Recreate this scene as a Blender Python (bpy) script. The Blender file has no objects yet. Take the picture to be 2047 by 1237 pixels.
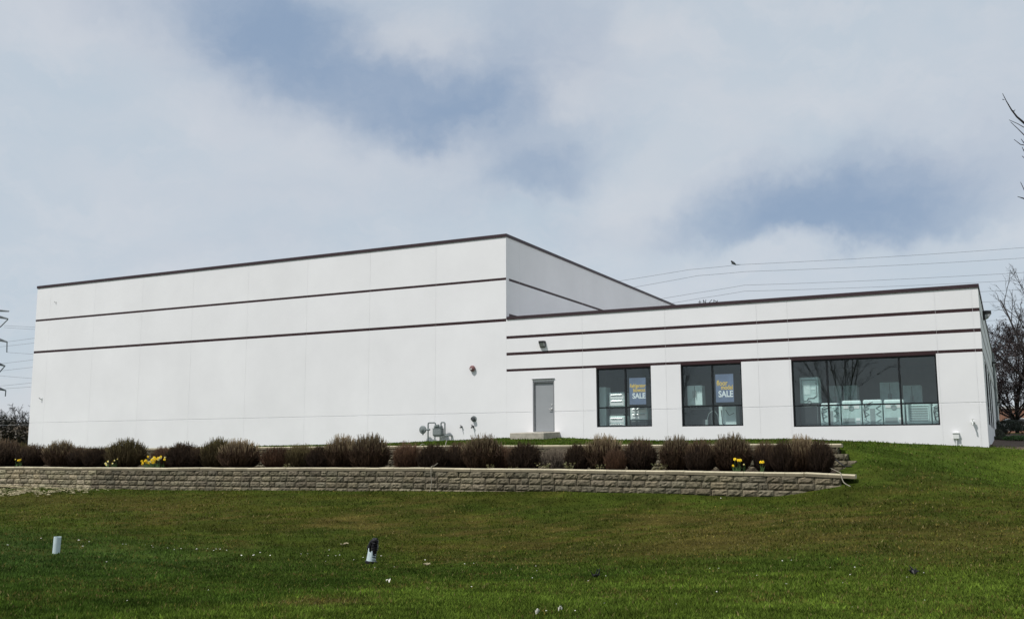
import bpy, bmesh, math, random
import numpy as np
from mathutils import Vector, Matrix

random.seed(7); RNG = np.random.default_rng(11)
SC = bpy.context.scene
COL = SC.collection
R = math.radians

# ------------------------------------------------------------------ camera
CAM = Vector((19.498, -38.326, 0.0))
YAW, PITCH, ROLL, FPX = R(26.6239), R(7.978), R(-0.2272), 1970.17
def cam_axes():
    fw = Vector((-math.sin(YAW)*math.cos(PITCH), math.cos(YAW)*math.cos(PITCH), math.sin(PITCH)))
    r = Vector((math.cos(YAW), math.sin(YAW), 0)); u = r.cross(fw)
    return fw, math.cos(ROLL)*r+math.sin(ROLL)*u, -math.sin(ROLL)*r+math.cos(ROLL)*u
FW, RT, UP = cam_axes()
cd = bpy.data.cameras.new('camera'); cam = bpy.data.objects.new('camera', cd); COL.objects.link(cam)
cam.matrix_world = Matrix(((RT.x, UP.x, -FW.x, CAM.x), (RT.y, UP.y, -FW.y, CAM.y), (RT.z, UP.z, -FW.z, CAM.z), (0, 0, 0, 1)))
cd.sensor_width = 36; cd.lens = FPX/2047*36; cd.clip_start = 0.1; cd.clip_end = 4000
SC.camera = cam
def ray(u, v): return FW + RT*((u-1023.5)/FPX) - UP*((v-618.5)/FPX)
def at_y(u, v, y): d = ray(u, v); return CAM + d*((y-CAM.y)/d.y)
def at_d(u, v, dist): return CAM + ray(u, v)*dist

# ------------------------------------------------------------------ mesh builder
class MB:
    def __init__(s): s.v = []; s.f = []; s.m = []; s.c = []; s.cur = 0; s.col = (1, 1, 1)
    def add(s, vs, fs, mat=None, col=None):
        n = len(s.v); s.v += [tuple(p) for p in vs]
        c = col if col is not None else s.col
        s.c += [c]*len(vs)
        for f in fs: s.f.append(tuple(i+n for i in f)); s.m.append(s.cur if mat is None else mat)
    def box(s, a, b, mat=None, bev=0.0, col=None):
        (x0, y0, z0), (x1, y1, z1) = a, b
        if bev <= 0:
            vs = [(x0,y0,z0),(x1,y0,z0),(x1,y1,z0),(x0,y1,z0),(x0,y0,z1),(x1,y0,z1),(x1,y1,z1),(x0,y1,z1)]
            fs = [(0,3,2,1),(4,5,6,7),(0,1,5,4),(1,2,6,5),(2,3,7,6),(3,0,4,7)]
            s.add(vs, fs, mat, col); return
        bm = bmesh.new(); bmesh.ops.create_cube(bm, size=1)
        for v in bm.verts: v.co = Vector(((x0+x1)/2+v.co.x*(x1-x0), (y0+y1)/2+v.co.y*(y1-y0), (z0+z1)/2+v.co.z*(z1-z0)))
        bmesh.ops.bevel(bm, geom=bm.edges[:], offset=bev, segments=2, affect='EDGES', profile=0.5)
        bm.verts.index_update()
        s.add([v.co[:] for v in bm.verts], [[v.index for v in f.verts] for f in bm.faces], mat, col); bm.free()
    def tube(s, pts, rad, n=6, cap=True, mat=None, cols=None):
        pts = [Vector(p) for p in pts]
        if not hasattr(rad, '__len__'): rad = [rad]*len(pts)
        base = len(s.v); k = len(pts); prev = None
        for i, p in enumerate(pts):
            t = (pts[min(i+1, k-1)]-pts[max(i-1, 0)])
            t = t.normalized() if t.length > 1e-9 else Vector((0, 0, 1))
            if prev is None:
                a = t.cross(Vector((0, 0, 1)) if abs(t.z) < .9 else Vector((1, 0, 0))).normalized()
            else:
                a = (prev - t*prev.dot(t)); a = a.normalized() if a.length > 1e-6 else t.orthogonal().normalized()
            prev = a; b = t.cross(a)
            for j in range(n):
                w = 2*math.pi*j/n
                s.v.append(tuple(p + (a*math.cos(w)+b*math.sin(w))*rad[i])); s.c.append(cols[i] if cols else s.col)
        mm = s.cur if mat is None else mat
        for i in range(k-1):
            for j in range(n):
                q = (j+1) % n
                s.f.append((base+i*n+j, base+i*n+q, base+(i+1)*n+q, base+(i+1)*n+j)); s.m.append(mm)
        if cap:
            s.f.append(tuple(base+j for j in reversed(range(n)))); s.m.append(mm)
            s.f.append(tuple(base+(k-1)*n+j for j in range(n))); s.m.append(mm)
    def lathe(s, prof, n=24, origin=(0,0,0), axis='z', mat=None):
        o = Vector(origin); vs = []; fs = []
        for (r_, h) in prof:
            for j in range(n):
                w = 2*math.pi*j/n; x, y, z = r_*math.cos(w), r_*math.sin(w), h
                if axis == 'y': x, y, z = x, -z, y      # h runs toward -y
                if axis == 'x': x, y, z = z, x, y
                vs.append((o.x+x, o.y+y, o.z+z))
        for i in range(len(prof)-1):
            for j in range(n):
                q = (j+1) % n; fs.append((i*n+j, i*n+q, (i+1)*n+q, (i+1)*n+j))
        fs.append(tuple(reversed(range(n)))); fs.append(tuple((len(prof)-1)*n+j for j in range(n)))
        s.add(vs, fs, mat)
    def build(s, name, mats, parent=None, smooth=False, loc=None):
        me = bpy.data.meshes.new(name); me.from_pydata(s.v, [], s.f)
        for m in (mats if isinstance(mats, (list, tuple)) else [mats]): me.materials.append(m)
        if s.m: me.polygons.foreach_set('material_index', s.m)
        ca = me.color_attributes.new('tint', 'FLOAT_COLOR', 'POINT')
        ca.data.foreach_set('color', np.array([(c[0], c[1], c[2], 1) for c in s.c], dtype=np.float32).ravel())
        me.polygons.foreach_set('use_smooth', [smooth]*len(me.polygons)); me.update()
        o = bpy.data.objects.new(name, me); COL.objects.link(o)
        if parent: o.parent = parent
        if loc: o.location = loc
        return o

def tag(o, label=None, cat=None, group=None, kind=None):
    if label: o['label'] = label
    if cat: o['category'] = cat
    if group: o['group'] = group
    if kind: o['kind'] = kind
    return o
def empty(name, label, cat, loc=(0, 0, 0), group=None):
    o = bpy.data.objects.new(name, None); COL.objects.link(o); o.location = loc; o.empty_display_size = .2
    return tag(o, label, cat, group)
def copy_tree(o, parent=None):
    c = o.copy(); COL.objects.link(c)
    if parent: c.parent = parent
    for ch in list(o.children): copy_tree(ch, c)
    return c

# ------------------------------------------------------------------ materials
def mat(name, col, rough=.7, var=.12, scale=3.0, bump=0.0, bscale=40, metal=0, tint=False, spec=.3, col2=None, trans=0):
    m = bpy.data.materials.new(name); m.use_nodes = True; nt = m.node_tree; N = nt.nodes; L = nt.links
    b = N['Principled BSDF']; b.inputs['Roughness'].default_value = rough; b.inputs['Metallic'].default_value = metal
    b.inputs['Specular IOR Level'].default_value = spec
    tc = N.new('ShaderNodeTexCoord')
    nz = N.new('ShaderNodeTexNoise'); nz.inputs['Scale'].default_value = scale; nz.inputs['Detail'].default_value = 6; nz.inputs['Roughness'].default_value = .62
    L.new(tc.outputs['Object'], nz.inputs['Vector'])
    cr = N.new('ShaderNodeValToRGB')
    c2 = col2 or tuple(c*(1-var) for c in col); c1 = tuple(min(1, c*(1+var*.5)) for c in col)
    cr.color_ramp.elements[0].position = .32; cr.color_ramp.elements[1].position = .68
    cr.color_ramp.elements[0].color = (*c2, 1); cr.color_ramp.elements[1].color = (*c1, 1)
    L.new(nz.outputs['Fac'], cr.inputs['Fac']); out = cr.outputs['Color']
    if tint:
        at = N.new('ShaderNodeAttribute'); at.attribute_name = 'tint'
        mx = N.new('ShaderNodeMix'); mx.data_type = 'RGBA'; mx.blend_type = 'MULTIPLY'; mx.inputs[0].default_value = 1
        L.new(out, mx.inputs[6]); L.new(at.outputs['Color'], mx.inputs[7]); out = mx.outputs[2]
    L.new(out, b.inputs['Base Color'])
    if bump > 0:
        n2 = N.new('ShaderNodeTexNoise'); n2.inputs['Scale'].default_value = bscale; n2.inputs['Detail'].default_value = 5
        L.new(tc.outputs['Object'], n2.inputs['Vector'])
        bp = N.new('ShaderNodeBump'); bp.inputs['Strength'].default_value = bump; bp.inputs['Distance'].default_value = .02
        L.new(n2.outputs['Fac'], bp.inputs['Height']); L.new(bp.outputs['Normal'], b.inputs['Normal'])
    if trans: b.inputs['Transmission Weight'].default_value = trans
    return m

M = {}
M['white'] = mat('painted_concrete', (.805, .80, .815), .75, .05, .35, .06, 30, tint=True)
M['brown'] = mat('brown_band_paint', (.036, .015, .017), .5, .2, 2.0)
M['cope'] = mat('brown_metal', (.045, .027, .032), .45, .2, 1.2)
M['roofing'] = mat('roof_gravel', (.45, .44, .43), .8, .15, .6)
M['frame'] = mat('black_frame', (.012, .014, .016), .4, .2)
M['door'] = mat('grey_door_paint', (.30, .315, .33), .5, .05, 1.5)
M['dframe'] = mat('grey_frame_paint', (.22, .23, .24), .5, .08)
M['steel'] = mat('brushed_steel', (.45, .45, .44), .35, .1, metal=.8)
M['conc'] = mat('plain_concrete', (.40, .37, .31), .85, .25, 5, .3, 60)
M['inside'] = mat('interior_paint', (.36, .38, .38), .8, .1)
M['insidefloor'] = mat('interior_floor', (.16, .16, .15), .6, .1)
M['lampmetal'] = mat('dark_lamp_metal', (.02, .02, .02), .4, .2)
M['lens'] = mat('frosted_lens', (.35, .36, .36), .2, .15, 20)
M['redmetal'] = mat('faded_red_metal', (.20, .10, .10), .55, .2, 20)
M['greymetal'] = mat('grey_painted_metal', (.20, .225, .225), .5, .2, 12)
M['darkmetal'] = mat('dark_metal', (.07, .075, .08), .45, .2, 12)
M['whiteplastic'] = mat('white_plastic', (.72, .73, .72), .4, .05)
M['block'] = mat('split_block', (.205, .180, .125), .95, .55, 14, .7, 45, tint=True)
M['cap'] = mat('cap_stone', (.47, .42, .30), .9, .18, 6, .2, 60, tint=True)
M['mulch'] = mat('mulch', (.042, .028, .018), .98, .55, 16, 1.0, 40)
M['soil'] = mat('bare_mulch', (.125, .088, .064), .98, .5, 12, 1.0, 40)
M['twig'] = mat('twig_bark', (1, 1, 1), .85, .25, 30, tint=True)
M['leafm'] = mat('leaf', (1, 1, 1), .6, .3, 8, tint=True)
M['pvc'] = mat('pale_pvc', (.56, .66, .68), .45, .12, 6)
M['black'] = mat('black_plastic', (.012, .011, .013), .45, .3, 10)
M['hose'] = mat('grey_hose', (.24, .22, .17), .6, .3, 10)
M['scrap'] = mat('pale_scrap', (.72, .70, .62), .8, .2, 20)
M['straw'] = mat('dry_straw', (.44, .38, .24), .9, .4, 6)
M['petal'] = mat('yellow_petal', (.88, .66, .03), .6, .15, 20)
M['petalpale'] = mat('pale_petal', (.80, .78, .50), .6, .15, 20)
M['trumpet'] = mat('orange_trumpet', (.85, .52, .01), .6, .1, 20)
M['daffleaf'] = mat('daffodil_leaf', (.05, .10, .03), .6, .3, 10)
M['appl'] = mat('galvanised_panel', (.56, .72, .70), .45, .18, 4, metal=.1)
M['applw'] = mat('appliance_enamel', (.70, .84, .82), .4, .06, 3)
M['appld'] = mat('appliance_dark', (.045, .05, .055), .4, .2)
M['applg'] = mat('appliance_grey', (.30, .36, .36), .4, .1)
M['sticker'] = mat('white_sticker', (.85, .86, .85), .5, .03)
M['poster'] = mat('blue_poster', (.165, .205, .32), .5, .3, 1.4)
M['yellow'] = mat('yellow_ink', (.85, .56, .10), .5, .03)
M['ink'] = mat('white_ink', (.82, .84, .86), .5, .03)
M['brick'] = mat('far_brick', (.25, .13, .09), .9, .3, 3)
M['carwhite'] = mat('white_car_paint', (.80, .80, .80), .25, .03)
M['rubber'] = mat('tyre_rubber', (.02, .02, .02), .8, .1)
M['galv'] = mat('tower_steel', (.20, .22, .24), .6, .15)
M['wire'] = mat('wire_metal', (.16, .17, .19), .6, .1)

def glass_mat(name, tintc, refl=1.25):
    m = bpy.data.materials.new(name); m.use_nodes = True; nt = m.node_tree; N = nt.nodes; L = nt.links
    N.remove(N['Principled BSDF']); o = N['Material Output']
    tr = N.new('ShaderNodeBsdfTransparent'); tr.inputs['Color'].default_value = (*tintc, 1)
    gl = N.new('ShaderNodeBsdfGlossy'); gl.inputs['Roughness'].default_value = 0; gl.inputs['Color'].default_value = (.92, 1, 1, 1)
    fr = N.new('ShaderNodeLayerWeight'); fr.inputs['Blend'].default_value = .5      # Schlick's Fresnel, the same from both sides of the pane
    pw = N.new('ShaderNodeMath'); pw.operation = 'POWER'; pw.inputs[1].default_value = 5; L.new(fr.outputs['Facing'], pw.inputs[0])
    mu = N.new('ShaderNodeMath'); mu.operation = 'MULTIPLY_ADD'; mu.inputs[1].default_value = .9; mu.inputs[2].default_value = .042*refl; mu.use_clamp = True
    mx = N.new('ShaderNodeMixShader'); L.new(pw.outputs[0], mu.inputs[0]); L.new(mu.outputs[0], mx.inputs['Fac'])
    L.new(tr.outputs[0], mx.inputs[1]); L.new(gl.outputs[0], mx.inputs[2]); L.new(mx.outputs[0], o.inputs['Surface'])
    return m
M['glass'] = glass_mat('window_glass', (.90, .96, .955), 2.1)

# ------------------------------------------------------------------ world: Nishita sky under a layer of procedural cloud
SUN = Vector((-.35, -.60, 1.05)).normalized()
w = bpy.data.worlds.new('World'); SC.world = w; w.use_nodes = True
nt = w.node_tree; N = nt.nodes; L = nt.links; N.clear()
wo = N.new('ShaderNodeOutputWorld')
sky = N.new('ShaderNodeTexSky'); sky.sky_type = 'NISHITA'; sky.sun_disc = False
sky.sun_elevation = math.asin(SUN.z); sky.sun_rotation = math.atan2(SUN.x, SUN.y)
bg1 = N.new('ShaderNodeBackground'); bg1.inputs['Strength'].default_value = .10; L.new(sky.outputs[0], bg1.inputs['Color'])
tc = N.new('ShaderNodeTexCoord'); DIR = tc.outputs['Generated']
def vm(op, a, b=None, c=None):
    n = N.new('ShaderNodeVectorMath'); n.operation = op
    for i, x in enumerate((a, b, c)):
        if x is None: continue
        if hasattr(x, 'is_output'): L.new(x, n.inputs[i])
        elif op == 'SCALE' and i == 1: n.inputs['Scale'].default_value = x
        else: n.inputs[i].default_value = x
    return n.outputs['Value'] if op in ('DOT_PRODUCT', 'LENGTH', 'DISTANCE') else n.outputs['Vector']
def mth(op, a, b=None, c=None, clamp=False):
    n = N.new('ShaderNodeMath'); n.operation = op; n.use_clamp = clamp
    for i, x in enumerate((a, b, c)):
        if x is None: continue
        if hasattr(x, 'is_output'): L.new(x, n.inputs[i])
        else: n.inputs[i].default_value = x
    return n.outputs[0]
def noise(vec, scale, detail=6, rough=.55, col=False, dist=0):
    n = N.new('ShaderNodeTexNoise'); n.inputs['Scale'].default_value = scale; n.inputs['Detail'].default_value = detail
    n.inputs['Roughness'].default_value = rough; n.inputs['Distortion'].default_value = dist
    L.new(vec, n.inputs['Vector']); return n.outputs['Color' if col else 'Fac']
def mixc(f, a, b):
    n = N.new('ShaderNodeMix'); n.data_type = 'RGBA'
    if hasattr(f, 'is_output'): L.new(f, n.inputs[0])
    else: n.inputs[0].default_value = f
    for i, x in ((6, a), (7, b)):
        if hasattr(x, 'is_output'): L.new(x, n.inputs[i])
        else: n.inputs[i].default_value = (*x, 1)
    return n.outputs[2]
def ramp(f, lo, hi): 
    n = N.new('ShaderNodeMapRange'); n.interpolation_type = 'SMOOTHSTEP'; n.inputs['From Min'].default_value = lo; n.inputs['From Max'].default_value = hi
    L.new(f, n.inputs['Value']); return n.outputs[0]
warp = vm('SUBTRACT', noise(DIR, 5, 5, .6, True), (.5, .5, .5))
warp2 = vm('SUBTRACT', noise(DIR, 16, 5, .6, True), (.5, .5, .5))
wdir = vm('ADD', vm('ADD', DIR, vm('SCALE', warp, .115)), vm('SCALE', warp2, .06))
# streaky cloud sheet: stretched along the horizon
flat = vm('MULTIPLY', wdir, (1, 1, 2.6))
sheet = noise(flat, 2.6, 7, .55)
fine = noise(flat, 9.0, 6, .6)
cloud = mixc(ramp(sheet, .34, .66), (.56, .64, .715), (.655, .69, .74))
cloud = mixc(mth('MULTIPLY', ramp(fine, .45, .70), .45), cloud, (.70, .725, .765))
def blob(u, v, su, sv, rot, cut=None):
    c = ray(u, v).normalized(); t1 = Vector((math.cos(YAW), math.sin(YAW), 0)); t1 = (t1-c*t1.dot(c)).normalized(); t2 = t1.cross(c)*-1
    t2 = c.cross(t1)*-1 if False else t1.cross(c)   # points downward or upward; sign is settled below
    if t2.z < 0: t2 = -t2
    a = R(rot); e1 = t1*math.cos(a)+t2*math.sin(a); e2 = -t1*math.sin(a)+t2*math.cos(a)
    e1 = e1*(FPX/(su*1.18)); e2 = e2*(FPX/(sv*1.22))
    x = vm('DOT_PRODUCT', wdir, tuple(e1)); y = vm('DOT_PRODUCT', wdir, tuple(e2))
    x = mth('SUBTRACT', x, c.dot(e1)); y = mth('SUBTRACT', y, c.dot(e2))
    d2 = mth('ADD', mth('MULTIPLY', x, x), mth('MULTIPLY', y, y))
    g = mth('EXPONENT', mth('MULTIPLY', d2, -1.0))
    if cut is not None: g = mth('MULTIPLY', g, ramp(y, cut-.34, cut+.30))      # a flat cloud base
    front = mth('GREATER_THAN', vm('DOT_PRODUCT', DIR, tuple(c)), 0.3)
    return mth('MULTIPLY', g, front)
dark = None
for (u, v, su, sv, rot, k, *cut) in [(560, 20, 190, 85, -14, 1.0), (730, 160, 290, 95, -20, .85), (910, 235, 140, 50, 4, .62), (1090, 110, 180, 125, 20, .6),
                               (1060, 350, 130, 42, 18, .55), (1650, 445, 260, 85, 4, 1.15, -.30), (1800, 340, 330, 80, 18, .36), (640, 400, 240, 40, 0, .15),
                               (1190, 470, 90, 30, 0, .22), (330, 40, 200, 40, -20, .15), (500, 490, 200, 30, 5, .15)]:
    g = mth('MULTIPLY', blob(u, v, su, sv, rot, *cut), k); dark = g if dark is None else mth('ADD', dark, g)
lite = None
for (u, v, su, sv, rot, k) in [(820, 85, 120, 50, -10, .8), (1270, 420, 120, 70, 40, .8), (1280, 50, 60, 45, 0, .6), (1430, 515, 90, 40, 0, .15), (1560, 160, 300, 130, 10, .35), (1120, 215, 70, 40, 20, .5)]:
    g = mth('MULTIPLY', blob(u, v, su, sv, rot), k); lite = g if lite is None else mth('ADD', lite, g)
dk = mth('MULTIPLY', dark, mth('ADD', mth('MULTIPLY', noise(flat, 6.5, 7, .62), 1.1), .45))
dk = mth('SUBTRACT', dk, mth('MULTIPLY', lite, .35))
cloud = mixc(mth('MULTIPLY', ramp(dk, -.22, 1.5), .93), cloud, (.26, .36, .515))
cloud = mixc(mth('MULTIPLY', ramp(lite, .1, .9), .5), cloud, (.68, .70, .735))
zen = N.new('ShaderNodeSeparateXYZ'); L.new(DIR, zen.inputs[0])
bg2 = N.new('ShaderNodeBackground'); bg2.inputs['Strength'].default_value = 1.0; L.new(cloud, bg2.inputs['Color'])
mxs = N.new('ShaderNodeMixShader'); mxs.inputs['Fac'].default_value = .88
L.new(bg1.outputs[0], mxs.inputs[1]); L.new(bg2.outputs[0], mxs.inputs[2]); L.new(mxs.outputs[0], wo.inputs['Surface'])
sl = bpy.data.lights.new('sun', 'SUN'); sl.energy = 3.65; sl.angle = R(3.0); sl.color = (1, .965, .92)
so = bpy.data.objects.new('sun', sl); COL.objects.link(so); so.rotation_euler = SUN.to_track_quat('Z', 'Y').to_euler(); so.location = (0, -20, 60)
SC.view_settings.view_transform = 'Standard'; SC.view_settings.look = 'None'; SC.view_settings.exposure = 0; SC.view_settings.gamma = 1
SC.cycles.use_denoising = True; SC.cycles.max_bounces = 8; SC.cycles.transparent_max_bounces = 12
SC.cycles.sample_clamp_indirect = 4

# ------------------------------------------------------------------ terrain
def tps_fit(P):
    P = np.array(P, float); n = len(P); X = P[:, :2]
    d = np.linalg.norm(X[:, None]-X[None], axis=2); K = np.where(d > 0, d*d*np.log(d+1e-12), 0)+np.eye(n)*.8
    A = np.zeros((n+3, n+3)); A[:n, :n] = K; A[:n, n] = 1; A[:n, n+1:] = X; A[n, :n] = 1; A[n+1:, :n] = X.T
    s = np.linalg.solve(A, np.r_[P[:, 2], 0, 0, 0]); return X, s
def tps(F, x, y):
    X, s = F; n = len(X); o = s[n]+s[n+1]*x+s[n+2]*y
    for i in range(n):
        r2 = (x-X[i, 0])**2+(y-X[i, 1])**2; o = o+s[i]*.5*r2*np.log(r2+1e-12)
    return o
def sst(a, b, x): t = np.clip((x-a)/(b-a), 0, 1); return t*t*(3-2*t)
RIGHT = [(15.9, -9.3, -.97), (15.7, -6.6, -.36), (15.3, -4.5, -.06), (15.3, -1.7, .06), (16.4, -14.8, -1.53), (17.2, -21.1, -1.84), (19.8, -4.1, -1.0), (19.6, -15.4, -1.6), (19.5, -22.8, -1.76),
         (19.5, -27.7, -1.6), (19.0, -.4, -.12), (15.93, -.1, .1), (17.3, -.1, .04), (18.6, -.1, -.03), (19.9, 4.8, -.02), (19.2, 12, .22), (19.2, 24, .62), (20.2, 25, .65), (22, 35, .8), (20, 50, 1.0),
         (26, 0, -.5), (28, -12, -1.4), (30, -25, -1.7), (26, 20, .5), (40, 0, -.6), (40, -30, -1.7), (40, 40, .8), (19.5, -38, -1.66), (14, -38, -1.66)]
LOW = [(13.45, -9.5, -1.44), (10.3, -9.5, -1.40), (3.6, -9.5, -1.42), (-7.5, -9.5, -1.55), (-13.8, -9.5, -1.60), (-22.8, -9.5, -1.52), (-40, -9.5, -1.5),
       (1.2, -23.4, -2.18), (7.4, -20.9, -2.36), (14.1, -20.4, -2.03), (-10, -26, -2.2), (-30, -28, -2.1), (15.1, -29.6, -1.63), (10.6, -31.7, -1.64), (0, -36, -1.7), (-20, -40, -1.7), (-45, -40, -1.8),
       (7.3, -14.7, -2.02), (-6, -16, -1.98), (-25, -18, -1.9)]
HIGH = [(-45, -6.4, -.04), (-30, -6.4, -.03), (-20, -6.4, .01), (-8, -6.4, .08), (2, -6.4, .08), (9, -6.4, .07), (14, -6.4, .03),
        (-45, -.1, .05), (-30, -.1, .06), (-21, -.1, .05), (-11.2, -.1, .09), (-6.3, -.1, .17), (-3, -.2, .29), (-.3, -.2, .40), (2.6, -.2, .39), (5, -.1, .31), (7.5, -.1, .24), (14, -.1, .19), (0, -3, .26), (-15, -3, .05), (8, -3, .16),
        (-45, 40, .1), (0, 40, .3), (-60, 10, 0)]
F_R = tps_fit(RIGHT + LOW[:4] + HIGH[5:7]); F_L = tps_fit(LOW+RIGHT); F_H = tps_fit(HIGH+RIGHT)
Y_LOW, Y_UP = -9.4, -6.6
XE_LOW, XE_UP = 15.55, 14.85
def vnoise(x, y, seed=0):
    xi = np.floor(x).astype(np.int64); yi = np.floor(y).astype(np.int64); fx = x-xi; fy = y-yi
    def h(a, b):
        n = (a*374761393+b*668265263+seed*974711) & 0x7fffffff; n = ((n ^ (n >> 13))*1274126177) & 0x7fffffff
        return ((n ^ (n >> 16)) & 0xffff)/65535.0
    u = fx*fx*(3-2*fx); v = fy*fy*(3-2*fy)
    return (h(xi, yi)*(1-u)+h(xi+1, yi)*u)*(1-v)+(h(xi, yi+1)*(1-u)+h(xi+1, yi+1)*u)*v
def fbm(x, y, seed=0, o=4):
    s = 0; a = .5
    for i in range(o): s = s+a*vnoise(x*2**i, y*2**i, seed+i*7); a *= .5
    return s/(1-.5**o)
def height(x, y):
    x = np.asarray(x, float); y = np.asarray(y, float)
    xc = np.clip(x, -46, 40); yc = np.clip(y, -41, 52)
    low = tps(F_L, xc, yc); high = tps(F_H, xc, yc); bed = -.83+(np.clip(yc, -9.13, -6.6)+9.13)/2.5*.10
    zr = tps(F_R, xc, yc)
    w1 = sst(XE_LOW-2.5, XE_LOW+2.0, x); w2 = sst(14.75, 15.7, x); w3 = sst(XE_UP-.6, XE_UP+1.6, x)
    z = np.where(yc < Y_LOW+.1, low*(1-w1)+zr*w1, np.where(yc < Y_UP+.1, bed*(1-w2)+zr*w2, high*(1-w3)+zr*w3))
    return np.clip(z, -2.7, 1.2)+(fbm(x*.7, y*.7, 5)-.5)*.06*np.clip((np.hypot(x-CAM.x, y-CAM.y))/20, .3, 1)
def ground(x, y): return float(height(np.array([x]), np.array([y]))[0])

def lawn_colour(x, y):
    """albedo of the turf itself: green with brown, dormant patches and some bare soil"""
    x = np.asarray(x, float); y = np.asarray(y, float)
    slope = np.exp(-((y+15.2+2.4*(fbm(x*.22, y*.2+4, 15)-.5))/5.2)**2)*sst(-16, -4, x)
    b = fbm(x*.35+3, y*.5, 21)*.75+fbm(x*1.3, y*1.6, 33)*.55; fine_ = fbm(x*2.6, y*3.4, 91, 3); mott = (.55+.90*fbm(x*.8+9, y*1.5, 13, 5))*(.72+.56*fbm(x*3.1, y*3.1, 47, 3))
    br = np.clip((b-.66)*2.2+slope*.30+(fine_-.5)*2.3, 0, 1)*(.22+.78*slope)
    br = np.maximum(br, .9*np.exp(-(((x-13.9)/2.0)**2+((y+18.2)/1.7)**2)))*1.0
    br = np.maximum(br, .75*np.exp(-(((x-18.4)/1.1)**2+((y+18.5)/3.0)**2))*(fbm(x*1.2, y*1.2, 8)+.3))
    br = np.maximum(br, .55*np.exp(-(((x+12)/8)**2+((y+13)/2.4)**2)))
    soil = np.exp(-(((x-12.35)/.55)**2+((y+28.9)/.55)**2))*(.4+fbm(x*2, y*2, 4))
    br = np.clip(np.maximum(br, np.clip(soil, 0, 1)), 0, 1)
    nb = (fbm(x*1.1, y*1.1, 61)-.5)*1.6
    lush = np.clip(sst(10.9, 12.3, x+nb)*sst(-.2, 1.3, -24.3+(x-12.4)*.5-y+nb)*.95+sst(17.2, 20, x)*.5+(y > Y_UP)*.25, 0, 1)*(1-br)
    f = fbm(x*.9, y*1.1, 55)
    g = np.stack([.030+.022*f, .056+.024*f, .006+.003*f], -1)
    g = g*(1-lush[..., None])+np.array([.076, .110, .012])*lush[..., None]
    ol = np.clip(slope*1.1+.35*np.exp(-((y+13)/4)**2), 0, .85)*(.55+.45*sst(.35, .6, fbm(x*.6, y*.9, 70)))
    g = g*(1-ol[..., None])+np.stack([.041+.022*f, .048+.022*f, .0075+0*f], -1)*ol[..., None]
    cool = sst(12, -4, x)*sst(-18, -24, y)
    g = g*(1-cool[..., None]*.55)+np.array([.028, .060, .014])*cool[..., None]*.55
    return (g*np.array([1.2, 1.24, 1.6])*(1-br[..., None])+np.array([.098, .082, .022])*br[..., None])*mott[..., None], br

def grid_lines(segs):
    o = []
    for a, b, st in segs:
        n = max(1, int(round((b-a)/st))); o += [a+(b-a)*i/n for i in range(n)]
    return o+[segs[-1][1]]
XS = grid_lines([(-900, -120, 130), (-120, -46, 6), (-46, -20, .8), (-20, 24, .4), (24, 46, 1.5), (46, 120, 8), (120, 900, 130)])
YS = grid_lines([(-500, -46, 60), (-46, -32, 1.0), (-32, -9.36, .4)]) + grid_lines([(-9.13, -6.56, .35)]) + grid_lines([(-6.36, .3, .4), (.3, 30, 1.5), (30, 60, 4), (60, 160, 20), (160, 1400, 155)])
XS = np.array(XS); YS = np.array(YS)
GX, GY = np.meshgrid(XS, YS, indexing='ij'); GZ = height(GX, GY); GC, _ = lawn_colour(GX, GY)
def sheet(name, keep, material, dz=0):
    nx, ny = GX.shape; used = {}; vs = []; fs = []; cs = []
    def vid(i, j):
        k = i*ny+j
        if k not in used: used[k] = len(vs); vs.append((GX[i, j], GY[i, j], GZ[i, j]+dz)); cs.append(tuple(GC[i, j])+(1,))
        return used[k]
    for i in range(nx-1):
        for j in range(ny-1):
            if keep((GX[i, j]+GX[i+1, j])/2, (GY[i, j]+GY[i, j+1])/2): fs.append((vid(i, j), vid(i+1, j), vid(i+1, j+1), vid(i, j+1)))
    me = bpy.data.meshes.new(name); me.from_pydata(vs, [], fs); me.materials.append(material)
    ca = me.color_attributes.new('tint', 'FLOAT_COLOR', 'POINT'); ca.data.foreach_set('color', np.array(cs, dtype=np.float32).ravel())
    me.polygons.foreach_set('use_smooth', [True]*len(me.polygons)); me.update()
    o = bpy.data.objects.new(name, me); COL.objects.link(o); o['kind'] = 'structure'; return o
is_bed = lambda x, y: -9.3 < y < -6.42 and x < 14.95
is_mul = lambda x, y: 18.7 < x < 20.3 and 1.0 < y < 30
def turf_mat():
    m = mat('turf', (1, 1, 1), .95, .35, 2.2, 1.0, 60, tint=True)
    nt = m.node_tree; N_ = nt.nodes; L_ = nt.links
    tc_ = [n for n in N_ if n.type == 'TEX_COORD'][0]; b_ = N_['Principled BSDF']; src = b_.inputs['Base Color'].links[0].from_socket
    n1 = N_.new('ShaderNodeTexNoise'); n1.inputs['Scale'].default_value = 22; n1.inputs['Detail'].default_value = 6; n1.inputs['Roughness'].default_value = .7
    L_.new(tc_.outputs['Object'], n1.inputs['Vector'])
    cr = N_.new('ShaderNodeValToRGB'); cr.color_ramp.elements[0].position = .35; cr.color_ramp.elements[1].position = .68
    cr.color_ramp.elements[0].color = (.45, .45, .45, 1); cr.color_ramp.elements[1].color = (1.25, 1.2, 1.1, 1); L_.new(n1.outputs['Fac'], cr.inputs['Fac'])
    mx = N_.new('ShaderNodeMix'); mx.data_type = 'RGBA'; mx.blend_type = 'MULTIPLY'; mx.inputs[0].default_value = 1
    L_.new(src, mx.inputs[6]); L_.new(cr.outputs['Color'], mx.inputs[7]); L_.new(mx.outputs[2], b_.inputs['Base Color'])
    b_.inputs['Specular IOR Level'].default_value = .02
    return m
M['turf'] = turf_mat()
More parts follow.
